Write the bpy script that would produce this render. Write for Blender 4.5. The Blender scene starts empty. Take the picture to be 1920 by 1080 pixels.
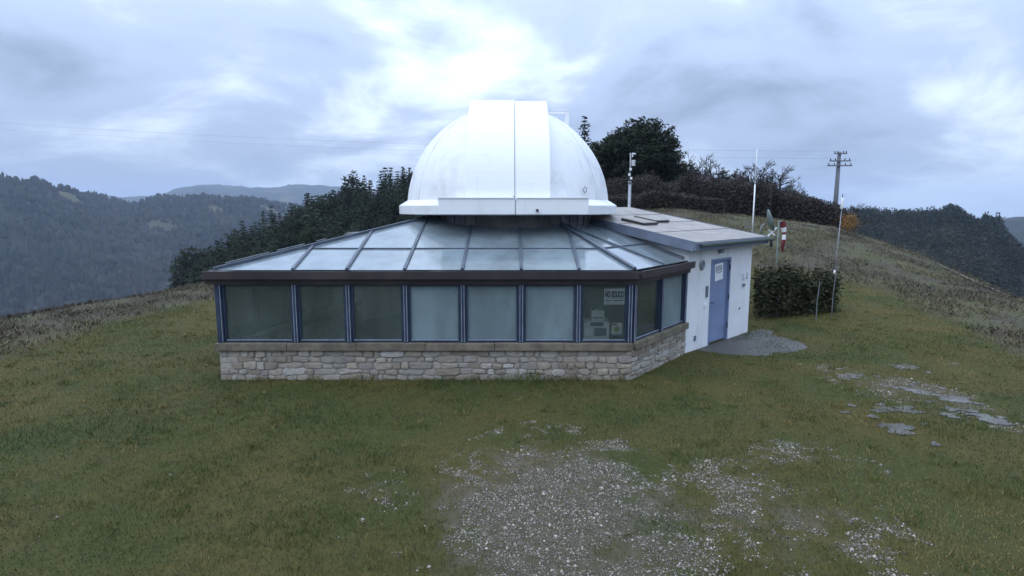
import bpy, bmesh, math, random
import numpy as np
from mathutils import Vector, Matrix

random.seed(7)
rng = np.random.default_rng(11)
scene = bpy.context.scene
R = math.radians

# ------------------------------------------------------------------ camera
EYE = 3.2
PITCH = math.atan(150 / 1080)
cam_data = bpy.data.cameras.new('camera')
cam_data.sensor_width = 36.0
cam_data.lens = 36.0 * 1080 / 1920
cam_data.clip_start = 0.1
cam_data.clip_end = 30000
cam = bpy.data.objects.new('camera', cam_data)
scene.collection.objects.link(cam)
cam.location = (0, 0, EYE)
cam.rotation_euler = (math.pi / 2 - PITCH, 0, 0)
scene.camera = cam

# ------------------------------------------------------------------ sky, sun, exposure
SUN_AZ, SUN_EL = R(-128), R(42)          # azimuth from the view direction (clockwise), behind the camera to the left
world = bpy.data.worlds.new('World')
scene.world = world
world.use_nodes = True
wn, wl = world.node_tree.nodes, world.node_tree.links
wn.clear()
def WN(t, **k):
    n = wn.new(t)
    for a, b in k.items():
        setattr(n, a, b)
    return n
def wmath(op, a, b=None, clamp=False):
    n = WN('ShaderNodeMath', operation=op, use_clamp=clamp)
    for i, v in enumerate((a, b)):
        if v is None:
            continue
        if isinstance(v, (int, float)):
            n.inputs[i].default_value = v
        else:
            wl.new(v, n.inputs[i])
    return n.outputs[0]
w_out = WN('ShaderNodeOutputWorld')
w_bg = WN('ShaderNodeBackground')
w_bg.inputs['Strength'].default_value = 0.1
wl.new(w_bg.outputs[0], w_out.inputs[0])
w_sky = WN('ShaderNodeTexSky', sky_type='NISHITA', sun_disc=False, sun_elevation=SUN_EL, sun_rotation=SUN_AZ)
w_tc = WN('ShaderNodeTexCoord')
w_sep = WN('ShaderNodeSeparateXYZ')
wl.new(w_tc.outputs['Generated'], w_sep.inputs[0])
zz = wmath('MAXIMUM', w_sep.outputs[2], 0.0)
den = wmath('ADD', zz, 0.30)
cx = wmath('DIVIDE', w_sep.outputs[0], den)
cy = wmath('DIVIDE', w_sep.outputs[1], den)
w_com = WN('ShaderNodeCombineXYZ')
wl.new(cx, w_com.inputs[0]); wl.new(cy, w_com.inputs[1])
def wnoise(scale, detail, rough, off, dist=0.0):
    mp = WN('ShaderNodeMapping')
    mp.inputs['Location'].default_value = off
    mp.inputs['Rotation'].default_value = (0, 0, R(-11))
    wl.new(w_com.outputs[0], mp.inputs[0])
    n = WN('ShaderNodeTexNoise')
    n.inputs['Scale'].default_value = scale
    n.inputs['Detail'].default_value = detail
    n.inputs['Roughness'].default_value = rough
    n.inputs['Distortion'].default_value = dist
    wl.new(mp.outputs[0], n.inputs['Vector'])
    return n.outputs[0]
big = wnoise(0.62, 3.0, 0.5, (9.0, 9.0, 0.0), 0.3)
mid = wnoise(1.7, 8.0, 0.55, (10.3, 9.0, 3.0), 0.35)
low = wmath('MULTIPLY', wmath('SUBTRACT', 1.0, wmath('MULTIPLY', zz, 11.0), True), wnoise(2.6, 6.0, 0.6, (2.0, 4.0, 7.0), 0.3))
tone = wmath('ADD', wmath('ADD', wmath('MULTIPLY', big, 0.52), wmath('MULTIPLY', mid, 0.48)), wmath('MULTIPLY', low, 0.16))
w_ramp = WN('ShaderNodeValToRGB')
w_ramp.color_ramp.interpolation = 'EASE'
e = w_ramp.color_ramp.elements
e[0].position = 0.36; e[0].color = (0.215, 0.275, 0.385, 1)
e[1].position = 0.64; e[1].color = (0.76, 0.88, 1.02, 1)
m = e.new(0.50); m.color = (0.365, 0.45, 0.63, 1)
wl.new(tone, w_ramp.inputs[0])
cie = wmath('MULTIPLY', wmath('ADD', wmath('MULTIPLY', zz, 3.3), 1.0), 10.0)     # overcast sky: brighter towards the zenith
w_sc = WN('ShaderNodeVectorMath', operation='SCALE')
wl.new(w_ramp.outputs[0], w_sc.inputs[0]); wl.new(cie, w_sc.inputs['Scale'])
w_mix = WN('ShaderNodeMix', data_type='RGBA')
w_mix.inputs[0].default_value = 0.94
wl.new(w_sky.outputs[0], w_mix.inputs[6]); wl.new(w_sc.outputs[0], w_mix.inputs[7])
wl.new(w_mix.outputs[2], w_bg.inputs[0])

sun_data = bpy.data.lights.new('sun', 'SUN')
sun_data.energy = 0.7
sun_data.angle = R(35)
sun_data.color = (1.0, 0.97, 0.93)
sun = bpy.data.objects.new('sun', sun_data)
scene.collection.objects.link(sun)
sd = Vector((math.sin(SUN_AZ) * math.cos(SUN_EL), math.cos(SUN_AZ) * math.cos(SUN_EL), math.sin(SUN_EL)))
sun.rotation_euler = (-sd).to_track_quat('-Z', 'Y').to_euler()

scene.view_settings.view_transform = 'Standard'
scene.view_settings.look = 'None'
scene.view_settings.exposure = 0.0
scene.view_settings.gamma = 1.0
scene.view_settings.use_curve_mapping = False
scene.cycles.use_denoising = True
scene.cycles.volume_bounces = 1
scene.cycles.max_bounces = 8
scene.cycles.transparent_max_bounces = 16
scene.cycles.caustics_reflective = False
scene.cycles.caustics_refractive = False

# ------------------------------------------------------------------ helpers
col = scene.collection

class MB:
    """collects faces; build() links them as one mesh object"""
    def __init__(self):
        self.v, self.f = [], []
    def add(self, vs, fs):
        o = len(self.v)
        self.v += [tuple(p) for p in vs]
        self.f += [tuple(i + o for i in q) for q in fs]
        return self
    def box(self, x0, x1, y0, y1, z0, z1):
        return self.add([(x0,y0,z0),(x1,y0,z0),(x1,y1,z0),(x0,y1,z0),(x0,y0,z1),(x1,y0,z1),(x1,y1,z1),(x0,y1,z1)],
                        [(0,3,2,1),(4,5,6,7),(0,1,5,4),(1,2,6,5),(2,3,7,6),(3,0,4,7)])
    def bar(self, a, b, w, h, up=(0,0,1)):
        a, b = Vector(a), Vector(b)
        d = (b - a).normalized()
        s = d.cross(Vector(up)).normalized()
        u = s.cross(d).normalized()
        vs = []
        for p in (a, b):
            for i, j in ((-1,-1),(1,-1),(1,1),(-1,1)):
                vs.append(p + s * (w / 2 * i) + u * (h / 2 * j))
        return self.add(vs, [(0,3,2,1),(4,5,6,7),(0,1,5,4),(1,2,6,5),(2,3,7,6),(3,0,4,7)][:] )
    def tube(self, pts, rad, n=8, cap=True):
        pts = [Vector(p) for p in pts]
        k = len(pts)
        rads = rad if isinstance(rad, (list, tuple)) else [rad] * k
        vs, fs = [], []
        ref = None
        for i, p in enumerate(pts):
            d = (pts[min(i+1, k-1)] - pts[max(i-1, 0)]).normalized()
            r0 = Vector((0,0,1)) if abs(d.z) < 0.9 else Vector((1,0,0))
            if ref is not None:
                r0 = ref
            s = d.cross(r0)
            s = s.normalized() if s.length > 1e-6 else d.orthogonal().normalized()
            u = s.cross(d).normalized()
            ref = u
            for j in range(n):
                t = 2 * math.pi * j / n
                vs.append(p + s * (math.cos(t) * rads[i]) + u * (math.sin(t) * rads[i]))
        for i in range(k - 1):
            for j in range(n):
                fs.append((i*n+j, i*n+(j+1)%n, (i+1)*n+(j+1)%n, (i+1)*n+j))
        if cap:
            fs.append(tuple(range(n))[::-1]); fs.append(tuple((k-1)*n + j for j in range(n)))
        return self.add(vs, fs)
    def lathe(self, prof, c=(0,0), n=64, a0=0.0, a1=None):
        full = a1 is None
        a1 = 2 * math.pi if full else a1
        m = n if full else n + 1
        vs, fs = [], []
        for r, z in prof:
            for j in range(m):
                t = a0 + (a1 - a0) * j / n
                vs.append((c[0] + r * math.cos(t), c[1] + r * math.sin(t), z))
        for i in range(len(prof) - 1):
            for j in range(n):
                q = (j + 1) % m if full else j + 1
                fs.append((i*m+j, i*m+q, (i+1)*m+q, (i+1)*m+j))
        return self.add(vs, fs)
    def prism(self, poly, thick):
        """poly: list of 3-D points of a flat polygon; extruded against its normal by thick"""
        p = [Vector(q) for q in poly]
        nrm = Vector((0,0,0))
        for i in range(len(p)):
            nrm += p[i].cross(p[(i+1) % len(p)])
        nrm.normalize()
        k = len(p)
        vs = p + [q - nrm * thick for q in p]
        fs = [tuple(range(k)), tuple(range(2*k-1, k-1, -1))]
        for i in range(k):
            j = (i + 1) % k
            fs.append((i, k + i, k + j, j))
        return self.add(vs, fs)
    def mesh(self, name, material=None, smooth=False, bevel=0.0):
        me = bpy.data.meshes.new(name)
        me.from_pydata(self.v, [], self.f)
        bm = bmesh.new(); bm.from_mesh(me)
        bmesh.ops.recalc_face_normals(bm, faces=bm.faces)
        if bevel:
            bmesh.ops.bevel(bm, geom=bm.edges[:], offset=bevel, segments=1, affect='EDGES', clamp_overlap=True)
        bm.to_mesh(me); bm.free()
        if smooth:
            me.polygons.foreach_set('use_smooth', [True] * len(me.polygons))
        if material:
            me.materials.append(material)
        return me
    def build(self, name, material, parent=None, smooth=False, bevel=0.0):
        return link(name, self.mesh(name, material, smooth, bevel), parent)

def link(name, me, parent=None):
    o = bpy.data.objects.new(name, me)
    col.objects.link(o)
    if parent is not None:
        o.parent = parent
        if me is not None:                                  # vertices were given in world space
            o.matrix_parent_inverse = parent_inv(parent)
    return o
def parent_inv(p):
    m = Matrix.Translation(p.location) @ p.rotation_euler.to_matrix().to_4x4()
    if p.parent is not None:
        q = p.parent
        m = Matrix.Translation(q.location) @ q.rotation_euler.to_matrix().to_4x4() if p.type == 'EMPTY' else Matrix.Translation(q.location) @ q.rotation_euler.to_matrix().to_4x4() @ p.matrix_parent_inverse @ m
    return m.inverted()
def tag(o, label=None, cat=None, group=None, kind=None):
    for k, v in (('label', label), ('category', cat), ('group', group), ('kind', kind)):
        if v:
            o[k] = v
    return o
def thing(name, label, cat, loc, group=None, rz=0.0):
    o = bpy.data.objects.new(name, None)
    o.empty_display_size = 0.2
    col.objects.link(o)
    o.location = loc
    o.rotation_euler = (0, 0, rz)
    return tag(o, label, cat, group)
def np_mesh(name, verts, tris, material, smooth=False):
    me = bpy.data.meshes.new(name)
    verts = np.ascontiguousarray(verts, dtype=np.float32); tris = np.ascontiguousarray(tris, dtype=np.int32)
    k = tris.shape[1]
    me.vertices.add(len(verts)); me.vertices.foreach_set('co', verts.ravel())
    me.loops.add(tris.size); me.loops.foreach_set('vertex_index', tris.ravel())
    me.polygons.add(len(tris))
    me.polygons.foreach_set('loop_start', np.arange(0, tris.size, k, dtype=np.int32))
    me.polygons.foreach_set('loop_total', np.full(len(tris), k, dtype=np.int32))
    if smooth:
        me.polygons.foreach_set('use_smooth', np.ones(len(tris), dtype=bool))
    me.update(calc_edges=True)
    me.validate()
    if material:
        me.materials.append(material)
    return me
def attr(me, name, vals):
    a = me.attributes.new(name, 'FLOAT', 'POINT')
    a.data.foreach_set('value', np.ascontiguousarray(vals, dtype=np.float32))

# ---- smooth value noise for shapes
def _h(i, j, s):
    n = (i * 374761393 + j * 668265263 + s * 1442695041) & 0x7fffffff
    n = ((n ^ (n >> 13)) * 1274126177) & 0x7fffffff
    return ((n ^ (n >> 16)) & 0xffff) / 65535.0
def vnoise(x, y, s=0):
    x = np.asarray(x, float); y = np.asarray(y, float)
    i = np.floor(x).astype(np.int64); j = np.floor(y).astype(np.int64)
    fx = x - i; fy = y - j
    fx = fx*fx*(3-2*fx); fy = fy*fy*(3-2*fy)
    a = _h(i, j, s); b = _h(i+1, j, s); c = _h(i, j+1, s); d = _h(i+1, j+1, s)
    return (a*(1-fx)+b*fx)*(1-fy) + (c*(1-fx)+d*fx)*fy
def fbm(x, y, s=0, o=4):
    t, a, f, n = 0.0, 1.0, 1.0, 0.0
    for k in range(o):
        t = t + a * vnoise(np.asarray(x)*f, np.asarray(y)*f, s + k*17); n += a
        a *= 0.5; f *= 2.0
    return t / n
def ss(a, b, x):
    t = np.clip((np.asarray(x, float) - a) / (b - a), 0, 1)
    return t*t*(3-2*t)

# ------------------------------------------------------------------ materials
class NT:
    def __init__(self, name):
        self.m = bpy.data.materials.new(name)
        self.m.use_nodes = True
        self.t = self.m.node_tree
        self.t.nodes.clear()
        self.out = self.n('ShaderNodeOutputMaterial')
    def n(self, t, **k):
        x = self.t.nodes.new(t)
        for a, b in k.items():
            setattr(x, a, b)
        return x
    def l(self, a, b):
        self.t.links.new(a, b)
    def put(self, sock, v):
        if isinstance(v, (int, float)):
            sock.default_value = v
        elif isinstance(v, (tuple, list)):
            sock.default_value = tuple(v) + ((1,) if len(v) == 3 and len(sock.default_value) == 4 else ())
        else:
            self.l(v, sock)
    def coord(self, kind='Object'):
        if not hasattr(self, '_' + kind):
            setattr(self, '_' + kind, self.n('ShaderNodeNewGeometry').outputs['Position'] if kind == 'World' else self.n('ShaderNodeTexCoord').outputs[kind])
        return getattr(self, '_' + kind)
    def noise(self, scale, detail=4, rough=0.55, kind='World', stretch=(1,1,1), off=(0,0,0), dist=0.0):
        mp = self.n('ShaderNodeMapping')
        mp.inputs['Scale'].default_value = stretch
        mp.inputs['Location'].default_value = off
        self.l(self.coord(kind), mp.inputs[0])
        x = self.n('ShaderNodeTexNoise')
        x.inputs['Scale'].default_value = scale
        x.inputs['Detail'].default_value = detail
        x.inputs['Roughness'].default_value = rough
        x.inputs['Distortion'].default_value = dist
        self.l(mp.outputs[0], x.inputs['Vector'])
        return x.outputs[0]
    def math(self, op, a, b=0.0, clamp=False):
        x = self.n('ShaderNodeMath', operation=op, use_clamp=clamp)
        self.put(x.inputs[0], a); self.put(x.inputs[1], b)
        return x.outputs[0]
    def mapr(self, v, a, b, c=0.0, d=1.0):
        x = self.n('ShaderNodeMapRange', interpolation_type='SMOOTHSTEP')
        self.put(x.inputs[0], v)
        for i, q in enumerate((a, b, c, d)):
            x.inputs[i+1].default_value = q
        return x.outputs[0]
    def mix(self, f, a, b):
        x = self.n('ShaderNodeMix', data_type='RGBA')
        self.put(x.inputs[0], f); self.put(x.inputs[6], a); self.put(x.inputs[7], b)
        return x.outputs[2]
    def attr(self, name):
        return self.n('ShaderNodeAttribute', attribute_name=name).outputs['Fac']
    def bump(self, h, strength, dist):
        x = self.n('ShaderNodeBump')
        x.inputs['Strength'].default_value = strength
        x.inputs['Distance'].default_value = dist
        self.put(x.inputs['Height'], h)
        return x.outputs[0]
    def pbr(self, base, rough=0.7, normal=None, metal=0.0, spec=0.5, **k):
        b = self.n('ShaderNodeBsdfPrincipled')
        self.put(b.inputs['Base Color'], base); self.put(b.inputs['Roughness'], rough)
        self.put(b.inputs['Metallic'], metal); self.put(b.inputs['Specular IOR Level'], spec)
        if normal is not None:
            self.l(normal, b.inputs['Normal'])
        for a, v in k.items():
            self.put(b.inputs[a.replace('_', ' ')], v)
        self.l(b.outputs[0], self.out.inputs[0])
        return self
    def rnd(self):
        return self.n('ShaderNodeObjectInfo').outputs['Random']

def plain(name, c, rough=0.6, var=0.25, scale=3.0, bump=0.0, metal=0.0, stain=None, stain_amt=0.3, spec=0.4):
    t = NT(name)
    n1 = t.noise(scale, 6, 0.6)
    f = t.mapr(n1, 0.3, 0.72)
    colr = t.mix(f, tuple(x * (1 - var) for x in c), tuple(min(x * (1 + var * 0.5), 0.9) for x in c))
    if stain:
        n2 = t.noise(scale * 0.6, 5, 0.65, stretch=(1.5, 1.5, 0.3), off=(3, 7, 1))
        colr = t.mix(t.math('MULTIPLY', t.mapr(n2, 0.52, 0.75), stain_amt), colr, stain)
    t.pbr(colr, rough, t.bump(t.noise(scale * 8, 4), 0.4, bump) if bump else None, metal, spec)
    return t.m

M = {}
M['white_dome'] = None
def dome_paint():
    t = NT('dome_paint')
    blot = t.mapr(t.noise(1.1, 6, 0.62, off=(2, 5, 1)), 0.5, 0.75)
    spots = t.mapr(t.noise(9, 3, 0.6), 0.68, 0.74)
    gate = t.mapr(t.noise(0.9, 3, 0.5, off=(8, 1, 4)), 0.50, 0.62)
    streak = t.mapr(t.noise(2.2, 5, 0.6, stretch=(2.2, 2.2, 0.18), off=(1, 9, 2)), 0.55, 0.8)
    c = t.mix(t.math('MULTIPLY', blot, 0.85), (0.76, 0.77, 0.77), (0.56, 0.57, 0.57))
    c = t.mix(t.math('MULTIPLY', streak, 0.55), c, (0.46, 0.46, 0.43))
    c = t.mix(t.math('MULTIPLY', t.math('MULTIPLY', spots, gate), 0.8), c, (0.25, 0.23, 0.20))
    t.pbr(c, 0.42, t.bump(t.noise(1.6, 3), 0.25, 0.03), 0, 0.4)
    return t.m
M['dome'] = dome_paint()
def leaf_paint():
    t = NT('shutter_paint')
    streak = t.mapr(t.noise(2.6, 5, 0.6, stretch=(2, 2, 0.2)), 0.55, 0.8)
    spots = t.mapr(t.noise(11, 3, 0.6), 0.69, 0.74)
    gate = t.mapr(t.noise(1.1, 3, 0.5, off=(3, 2, 5)), 0.54, 0.62)
    c = t.mix(t.math('MULTIPLY', streak, 0.28), (0.80, 0.81, 0.81), (0.58, 0.58, 0.56))
    c = t.mix(t.math('MULTIPLY', t.math('MULTIPLY', spots, gate), 0.5), c, (0.35, 0.33, 0.3))
    t.pbr(c, 0.38, None, 0, 0.4)
    return t.m
M['leaf'] = leaf_paint()
M['seam'] = plain('seam_shadow_gap', (0.10, 0.10, 0.11), 0.8)
M['neck'] = plain('neck_sheet_metal', (0.125, 0.118, 0.125), 0.5, 0.4, 2.0, 0.01, 0.3, (0.16, 0.12, 0.10), 0.5)
M['wall'] = plain('white_render', (0.70, 0.71, 0.72), 0.85, 0.08, 1.6, 0.004, 0, (0.34, 0.34, 0.31), 0.5, 0.2)
M['tower'] = plain('interior_render', (0.55, 0.56, 0.54), 0.9, 0.12, 1.2)
M['interior_floor'] = plain('interior_floor_tile', (0.16, 0.16, 0.15), 0.6, 0.2, 2.0)
M['frame'] = plain('blue_painted_metal', (0.030, 0.045, 0.080), 0.42, 0.25, 3.0, 0, 0.0, (0.10, 0.11, 0.13), 0.4)
M['frame_light'] = plain('worn_aluminium_edge', (0.34, 0.38, 0.46), 0.4, 0.3, 4.0, 0, 0.3)
M['gutter'] = plain('brown_gutter', (0.050, 0.040, 0.044), 0.45, 0.3, 1.6, 0, 0.0, (0.10, 0.07, 0.06), 0.5)
M['rib'] = plain('grey_roof_bar', (0.085, 0.105, 0.135), 0.45, 0.3, 3.0, 0, 0.2, (0.2, 0.2, 0.2), 0.4)
M['sill'] = plain('sandstone_sill', (0.175, 0.152, 0.112), 0.9, 0.35, 4.0, 0.01, 0, (0.08, 0.09, 0.05), 0.7, 0.2)
M['mortar'] = plain('lime_mortar', (0.30, 0.275, 0.24), 0.95, 0.3, 8.0, 0.02, 0, (0.1, 0.1, 0.08), 0.5, 0.1)
M['fascia'] = plain('grey_blue_flashing', (0.17, 0.20, 0.26), 0.45, 0.2, 2.0, 0, 0.3, (0.1, 0.1, 0.1), 0.4)
M['galv'] = plain('galvanised_steel', (0.27, 0.28, 0.30), 0.4, 0.25, 5.0, 0, 0.6)
M['white_plastic'] = plain('white_plastic', (0.78, 0.79, 0.80), 0.4, 0.1, 5.0)
M['dark_plastic'] = plain('dark_plastic', (0.025, 0.028, 0.033), 0.45, 0.2, 5.0)
M['door'] = plain('blue_door_paint', (0.185, 0.235, 0.37), 0.5, 0.18, 1.4, 0, 0, (0.32, 0.36, 0.45), 0.45)
M['paper'] = plain('white_paper', (0.72, 0.74, 0.76), 0.8, 0.05, 6.0)
M['ink'] = plain('black_ink', (0.02, 0.022, 0.03), 0.7, 0.1, 6.0)
M['grey_ink'] = plain('faded_ink', (0.16, 0.17, 0.19), 0.8, 0.2, 6.0)
M['screen'] = plain('display_face', (0.045, 0.075, 0.13), 0.25, 0.2, 6.0)
M['beige'] = plain('beige_casing', (0.58, 0.60, 0.56), 0.5, 0.1, 6.0)
M['green_mark'] = plain('green_mark', (0.22, 0.30, 0.03), 0.7, 0.2, 9.0)
M['concrete'] = plain('wet_concrete', (0.078, 0.076, 0.068), 0.6, 0.3, 1.5, 0.004, 0, (0.05, 0.06, 0.05), 0.5)
M['red'] = plain('red_cloth', (0.15, 0.024, 0.032), 0.85, 0.3, 5.0)
M['white_cloth'] = plain('white_cloth', (0.72, 0.72, 0.72), 0.85, 0.1, 5.0)
M['pole_concrete'] = plain('pole_concrete', (0.13, 0.14, 0.16), 0.8, 0.2, 1.0)
M['wire'] = plain('cable', (0.05, 0.05, 0.055), 0.6, 0.1, 1.0)
M['olive'] = plain('grey_green_paint', (0.13, 0.17, 0.16), 0.5, 0.2, 4.0)
M['wood'] = plain('weathered_wood', (0.12, 0.105, 0.085), 0.9, 0.4, 9.0, 0.005)

def stone_mat():
    t = NT('rubble_stone')
    r = t.rnd()
    rp = t.n('ShaderNodeValToRGB')
    el = rp.color_ramp.elements
    el[0].position = 0.0; el[0].color = (0.215, 0.175, 0.135, 1)
    el[1].position = 1.0; el[1].color = (0.43, 0.41, 0.38, 1)
    for p, c in ((0.22, (0.31, 0.265, 0.21)), (0.45, (0.33, 0.305, 0.27)), (0.62, (0.265, 0.245, 0.22)), (0.8, (0.37, 0.32, 0.25))):
        q = el.new(p); q.color = c + (1,)
    t.l(r, rp.inputs[0])
    n1 = t.mapr(t.noise(14, 6, 0.65), 0.3, 0.75)
    c = t.mix(t.math('MULTIPLY', n1, 0.55), rp.outputs[0], (0.17, 0.15, 0.12))
    moss = t.mapr(t.noise(3.0, 5, 0.6), 0.58, 0.75)
    c = t.mix(t.math('MULTIPLY', moss, 0.4), c, (0.07, 0.075, 0.04))
    t.pbr(c, 0.85, t.bump(t.noise(40, 5), 0.6, 0.012), 0, 0.25)
    return t.m
M['stone'] = stone_mat()

def roof_slab_mat():
    t = NT('bitumen_roof')
    n1 = t.mapr(t.noise(2.2, 6, 0.6), 0.3, 0.7)
    c = t.mix(n1, (0.235, 0.215, 0.195), (0.33, 0.305, 0.275))
    lich = t.mapr(t.noise(9, 5, 0.6), 0.6, 0.7)
    c = t.mix(t.math('MULTIPLY', lich, 0.35), c, (0.16, 0.15, 0.13))
    t.pbr(c, 0.6, t.bump(t.noise(60, 3), 0.4, 0.006), 0, 0.35)
    return t.m
M['roofing'] = roof_slab_mat()

def glass(name, haze, haze_col, tint, rough=0.03, refl=1.0, dirt=0.5):
    """thin pane: mirror-like by Fresnel over clear or misted glass"""
    t = NT(name)
    tr = t.n('ShaderNodeBsdfTransparent'); t.put(tr.inputs[0], tint)
    df = t.n('ShaderNodeBsdfDiffuse')
    nd = t.noise(1.4, 5, 0.6, stretch=(1, 1, 0.5))
    nr = t.mapr(nd, 0.3, 0.7)
    t.l(t.mix(nr, tuple(x * 0.8 for x in haze_col), haze_col), df.inputs[0])
    tl = t.n('ShaderNodeBsdfTranslucent'); t.put(tl.inputs[0], haze_col)
    m0 = t.n('ShaderNodeMixShader'); m0.inputs[0].default_value = 0.35
    t.l(df.outputs[0], m0.inputs[1]); t.l(tl.outputs[0], m0.inputs[2])
    m1 = t.n('ShaderNodeMixShader')
    t.l(t.math('MULTIPLY', t.mapr(nr, 0.0, 1.0, 1 - dirt, 1.0), haze), m1.inputs[0])
    t.l(tr.outputs[0], m1.inputs[1]); t.l(m0.outputs[0], m1.inputs[2])
    gl = t.n('ShaderNodeBsdfGlossy'); gl.inputs['Roughness'].default_value = rough
    t.put(gl.inputs[0], (1, 1, 1))
    fr = t.n('ShaderNodeFresnel'); fr.inputs[0].default_value = 1.5
    m2 = t.n('ShaderNodeMixShader')
    t.l(t.math('MULTIPLY', fr.outputs[0], refl, True), m2.inputs[0])
    t.l(m1.outputs[0], m2.inputs[1]); t.l(gl.outputs[0], m2.inputs[2])
    t.l(m2.outputs[0], t.out.inputs[0])
    return t.m
M['glass_clear'] = glass('clear_window_glass', 0.22, (0.36, 0.47, 0.45), (0.95, 0.98, 0.97), 0.02, 1.3)
M['glass_misted'] = glass('misted_window_glass', 0.92, (0.33, 0.43, 0.46), (0.60, 0.70, 0.72), 0.06, 1.0, 0.15)
M['glass_sign'] = glass('window_glass_with_notices', 0.14, (0.34, 0.44, 0.42), (0.95, 0.97, 0.96), 0.03, 1.0, 0.2)
M['glass_roof'] = glass('wet_roof_glass', 0.80, (0.40, 0.49, 0.53), (0.62, 0.74, 0.75), 0.12, 1.5, 0.2)

# ------------------------------------------------------------------ terrain
AZ_RC = [(-180,22),(-60,22),(-45,24),(-28,27),(-15,34),(0,40),(16,40),(29,45),(33,42),(37,38),(41.6,30),(60,24),(180,22)]
AZ_ZC = [(-180,-.3),(-45,-.45),(-28,-.05),(-15,.9),(0,2.4),(10,2.9),(16,3.05),(22,2.6),(29,1.9),(33,1.05),(37,.05),(41.6,-.35),(60,-1),(180,-.3)]
def prof(p, az):
    a = np.array(p, float)
    return np.interp(az, a[:,0], a[:,1])
RINGS = [
 (100, [(-180,-25),(-60,-42),(-42,-30),(-30,-17),(-20,-8),(-11,-2.5),(0,2),(10,4),(20,3),(29,-3),(33,-8),(37,-16),(42,-22),(60,-30),(180,-25)]),
 (200, [(-180,-60),(-60,-85),(-42,-68),(-30,-46),(-20,-24),(-11,-8),(0,3),(12,4),(20,0),(25,-9),(30,-24),(37,-40),(42,-46),(60,-60),(180,-60)]),
 (380, [(-180,-110),(-60,-130),(-42,-112),(-30,-95),(-15,-50),(0,-15),(12,-10),(20,-10),(25,-12),(28,-7.5),(30,-6.5),(33,-6),(35.3,-5.5),(36.4,-4.5),(37.0,-1.6),(37.6,-3.2),(38.3,-7.5),(38.8,-9.5),(39.3,-7.5),(39.9,-9),(40.5,-17),(41.2,-23),(42,-27),(60,-60),(180,-110)]),
 (620, [(-180,-150),(-60,-170),(-42,-160),(-15,-120),(0,-60),(20,-60),(30,-70),(42,-110),(60,-150),(180,-150)]),
 (1500,[(-180,-60),(-60,40),(-48,64),(-42,60),(-39,52),(-37.5,36),(-35.5,14),(-33.5,6),(-31.5,12),(-29,8),(-27.5,14),(-25,11),(-22,2),(-10,-30),(20,-40),(36,-40),(39,-34),(40.5,-26),(42,-22),(60,0),(180,-60)]),
 (2400,[(-180,-120),(180,-120)]),
 (4200,[(-180,60),(-45,110),(-38,95),(-34,70),(-31,85),(-30,120),(-28,150),(-25,140),(-22,150),(-20,165),(-17,150),(-10,60),(20,0),(38,-70),(42,-60),(60,40),(180,60)]),
 (7500,[(-180,-150),(180,-150)]),
]
def ground(x, y, rough=True):
    x = np.asarray(x, float); y = np.asarray(y, float)
    r = np.hypot(x, y); az = np.degrees(np.arctan2(x, y))
    rc = prof(AZ_RC, az); zc = prof(AZ_ZC, az)
    z = zc * ss(17, rc, r)
    pr, pz = rc, zc
    first = True
    for rr, p in RINGS:
        cur = prof(p, az)
        t = np.clip((r - pr) / (rr - pr), 0, 1)
        if first:
            t2 = t ** 1.25
            first = False
        else:
            t2 = t*t*(3-2*t)
        z = np.where(r > pr, pz + (cur - pz) * t2, z)
        pr, pz = rr, cur
    if rough:
        f0 = ss(18, 40, r)
        z = z + f0 * (fbm(x / 5, y / 5, 3, 3) - 0.5) * 0.35 * (1 - ss(60, 120, r))
        f1 = ss(90, 300, r)
        z = z + f1 * (fbm(x / 60, y / 60, 5, 4) - 0.5) * 14
        f2 = ss(500, 1200, r)
        z = z + f2 * ((fbm(x / 380, y / 380, 9, 4) - 0.5) * 70 + (vnoise(x / 17, y / 17, 21) - 0.5) * 9)
    return z
def clearing(x, y):
    return ss(0.725, 0.75, fbm(np.asarray(x) / 170 + 3.3, np.asarray(y) / 170 + 1.7, 71, 3)) * ss(420, 520, np.hypot(x, y))
def lawn_radius(az):
    return prof([(-180,18),(-60,14),(-45,15.5),(-37,18.5),(-28,24),(-15,26),(0,27),(23,27),(29.6,26),(33,25),(36.5,22.5),(42,17.2),(60,13),(180,18)], az)
def lawn_mask(x, y):
    r = np.hypot(x, y); az = np.degrees(np.arctan2(x, y))
    w = (fbm(np.asarray(x) / 2.2, np.asarray(y) / 2.2, 31, 3) - 0.5) * 5
    return 1 - ss(-1.3, 1.3, r + w - lawn_radius(az))
def gravel_mask(x, y):
    x = np.asarray(x, float); y = np.asarray(y, float)
    d = np.hypot((x - 0.50 - 0.05 * (y - 5.7)) / 1.65, (y - 5.6) / 2.7)
    a = 1.0 * (1 - ss(0.25, 1.1, d))
    d2 = np.hypot((x - 2.7) / 1.6, (y - 5.6) / 1.5)
    b = 0.46 * (1 - ss(0.2, 1.05, d2))
    d3 = np.hypot((x + 1.0) / 1.0, (y - 6.2) / 0.9)
    c3 = 0.30 * (1 - ss(0.3, 1.0, d3))
    d4 = np.hypot((x - 7.2 - (y - 9.3) * -0.45) / 1.1, (y - 9.6) / 2.2)
    e4 = 0.46 * (1 - ss(0.3, 1.0, d4))
    d5 = np.hypot((x - 3.9) / 0.9, (y - 7.0) / 0.8)
    g5 = 0.28 * (1 - ss(0.3, 1.0, d5))
    return np.clip(a + b + c3 + e4 + g5, 0, 1)

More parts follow.
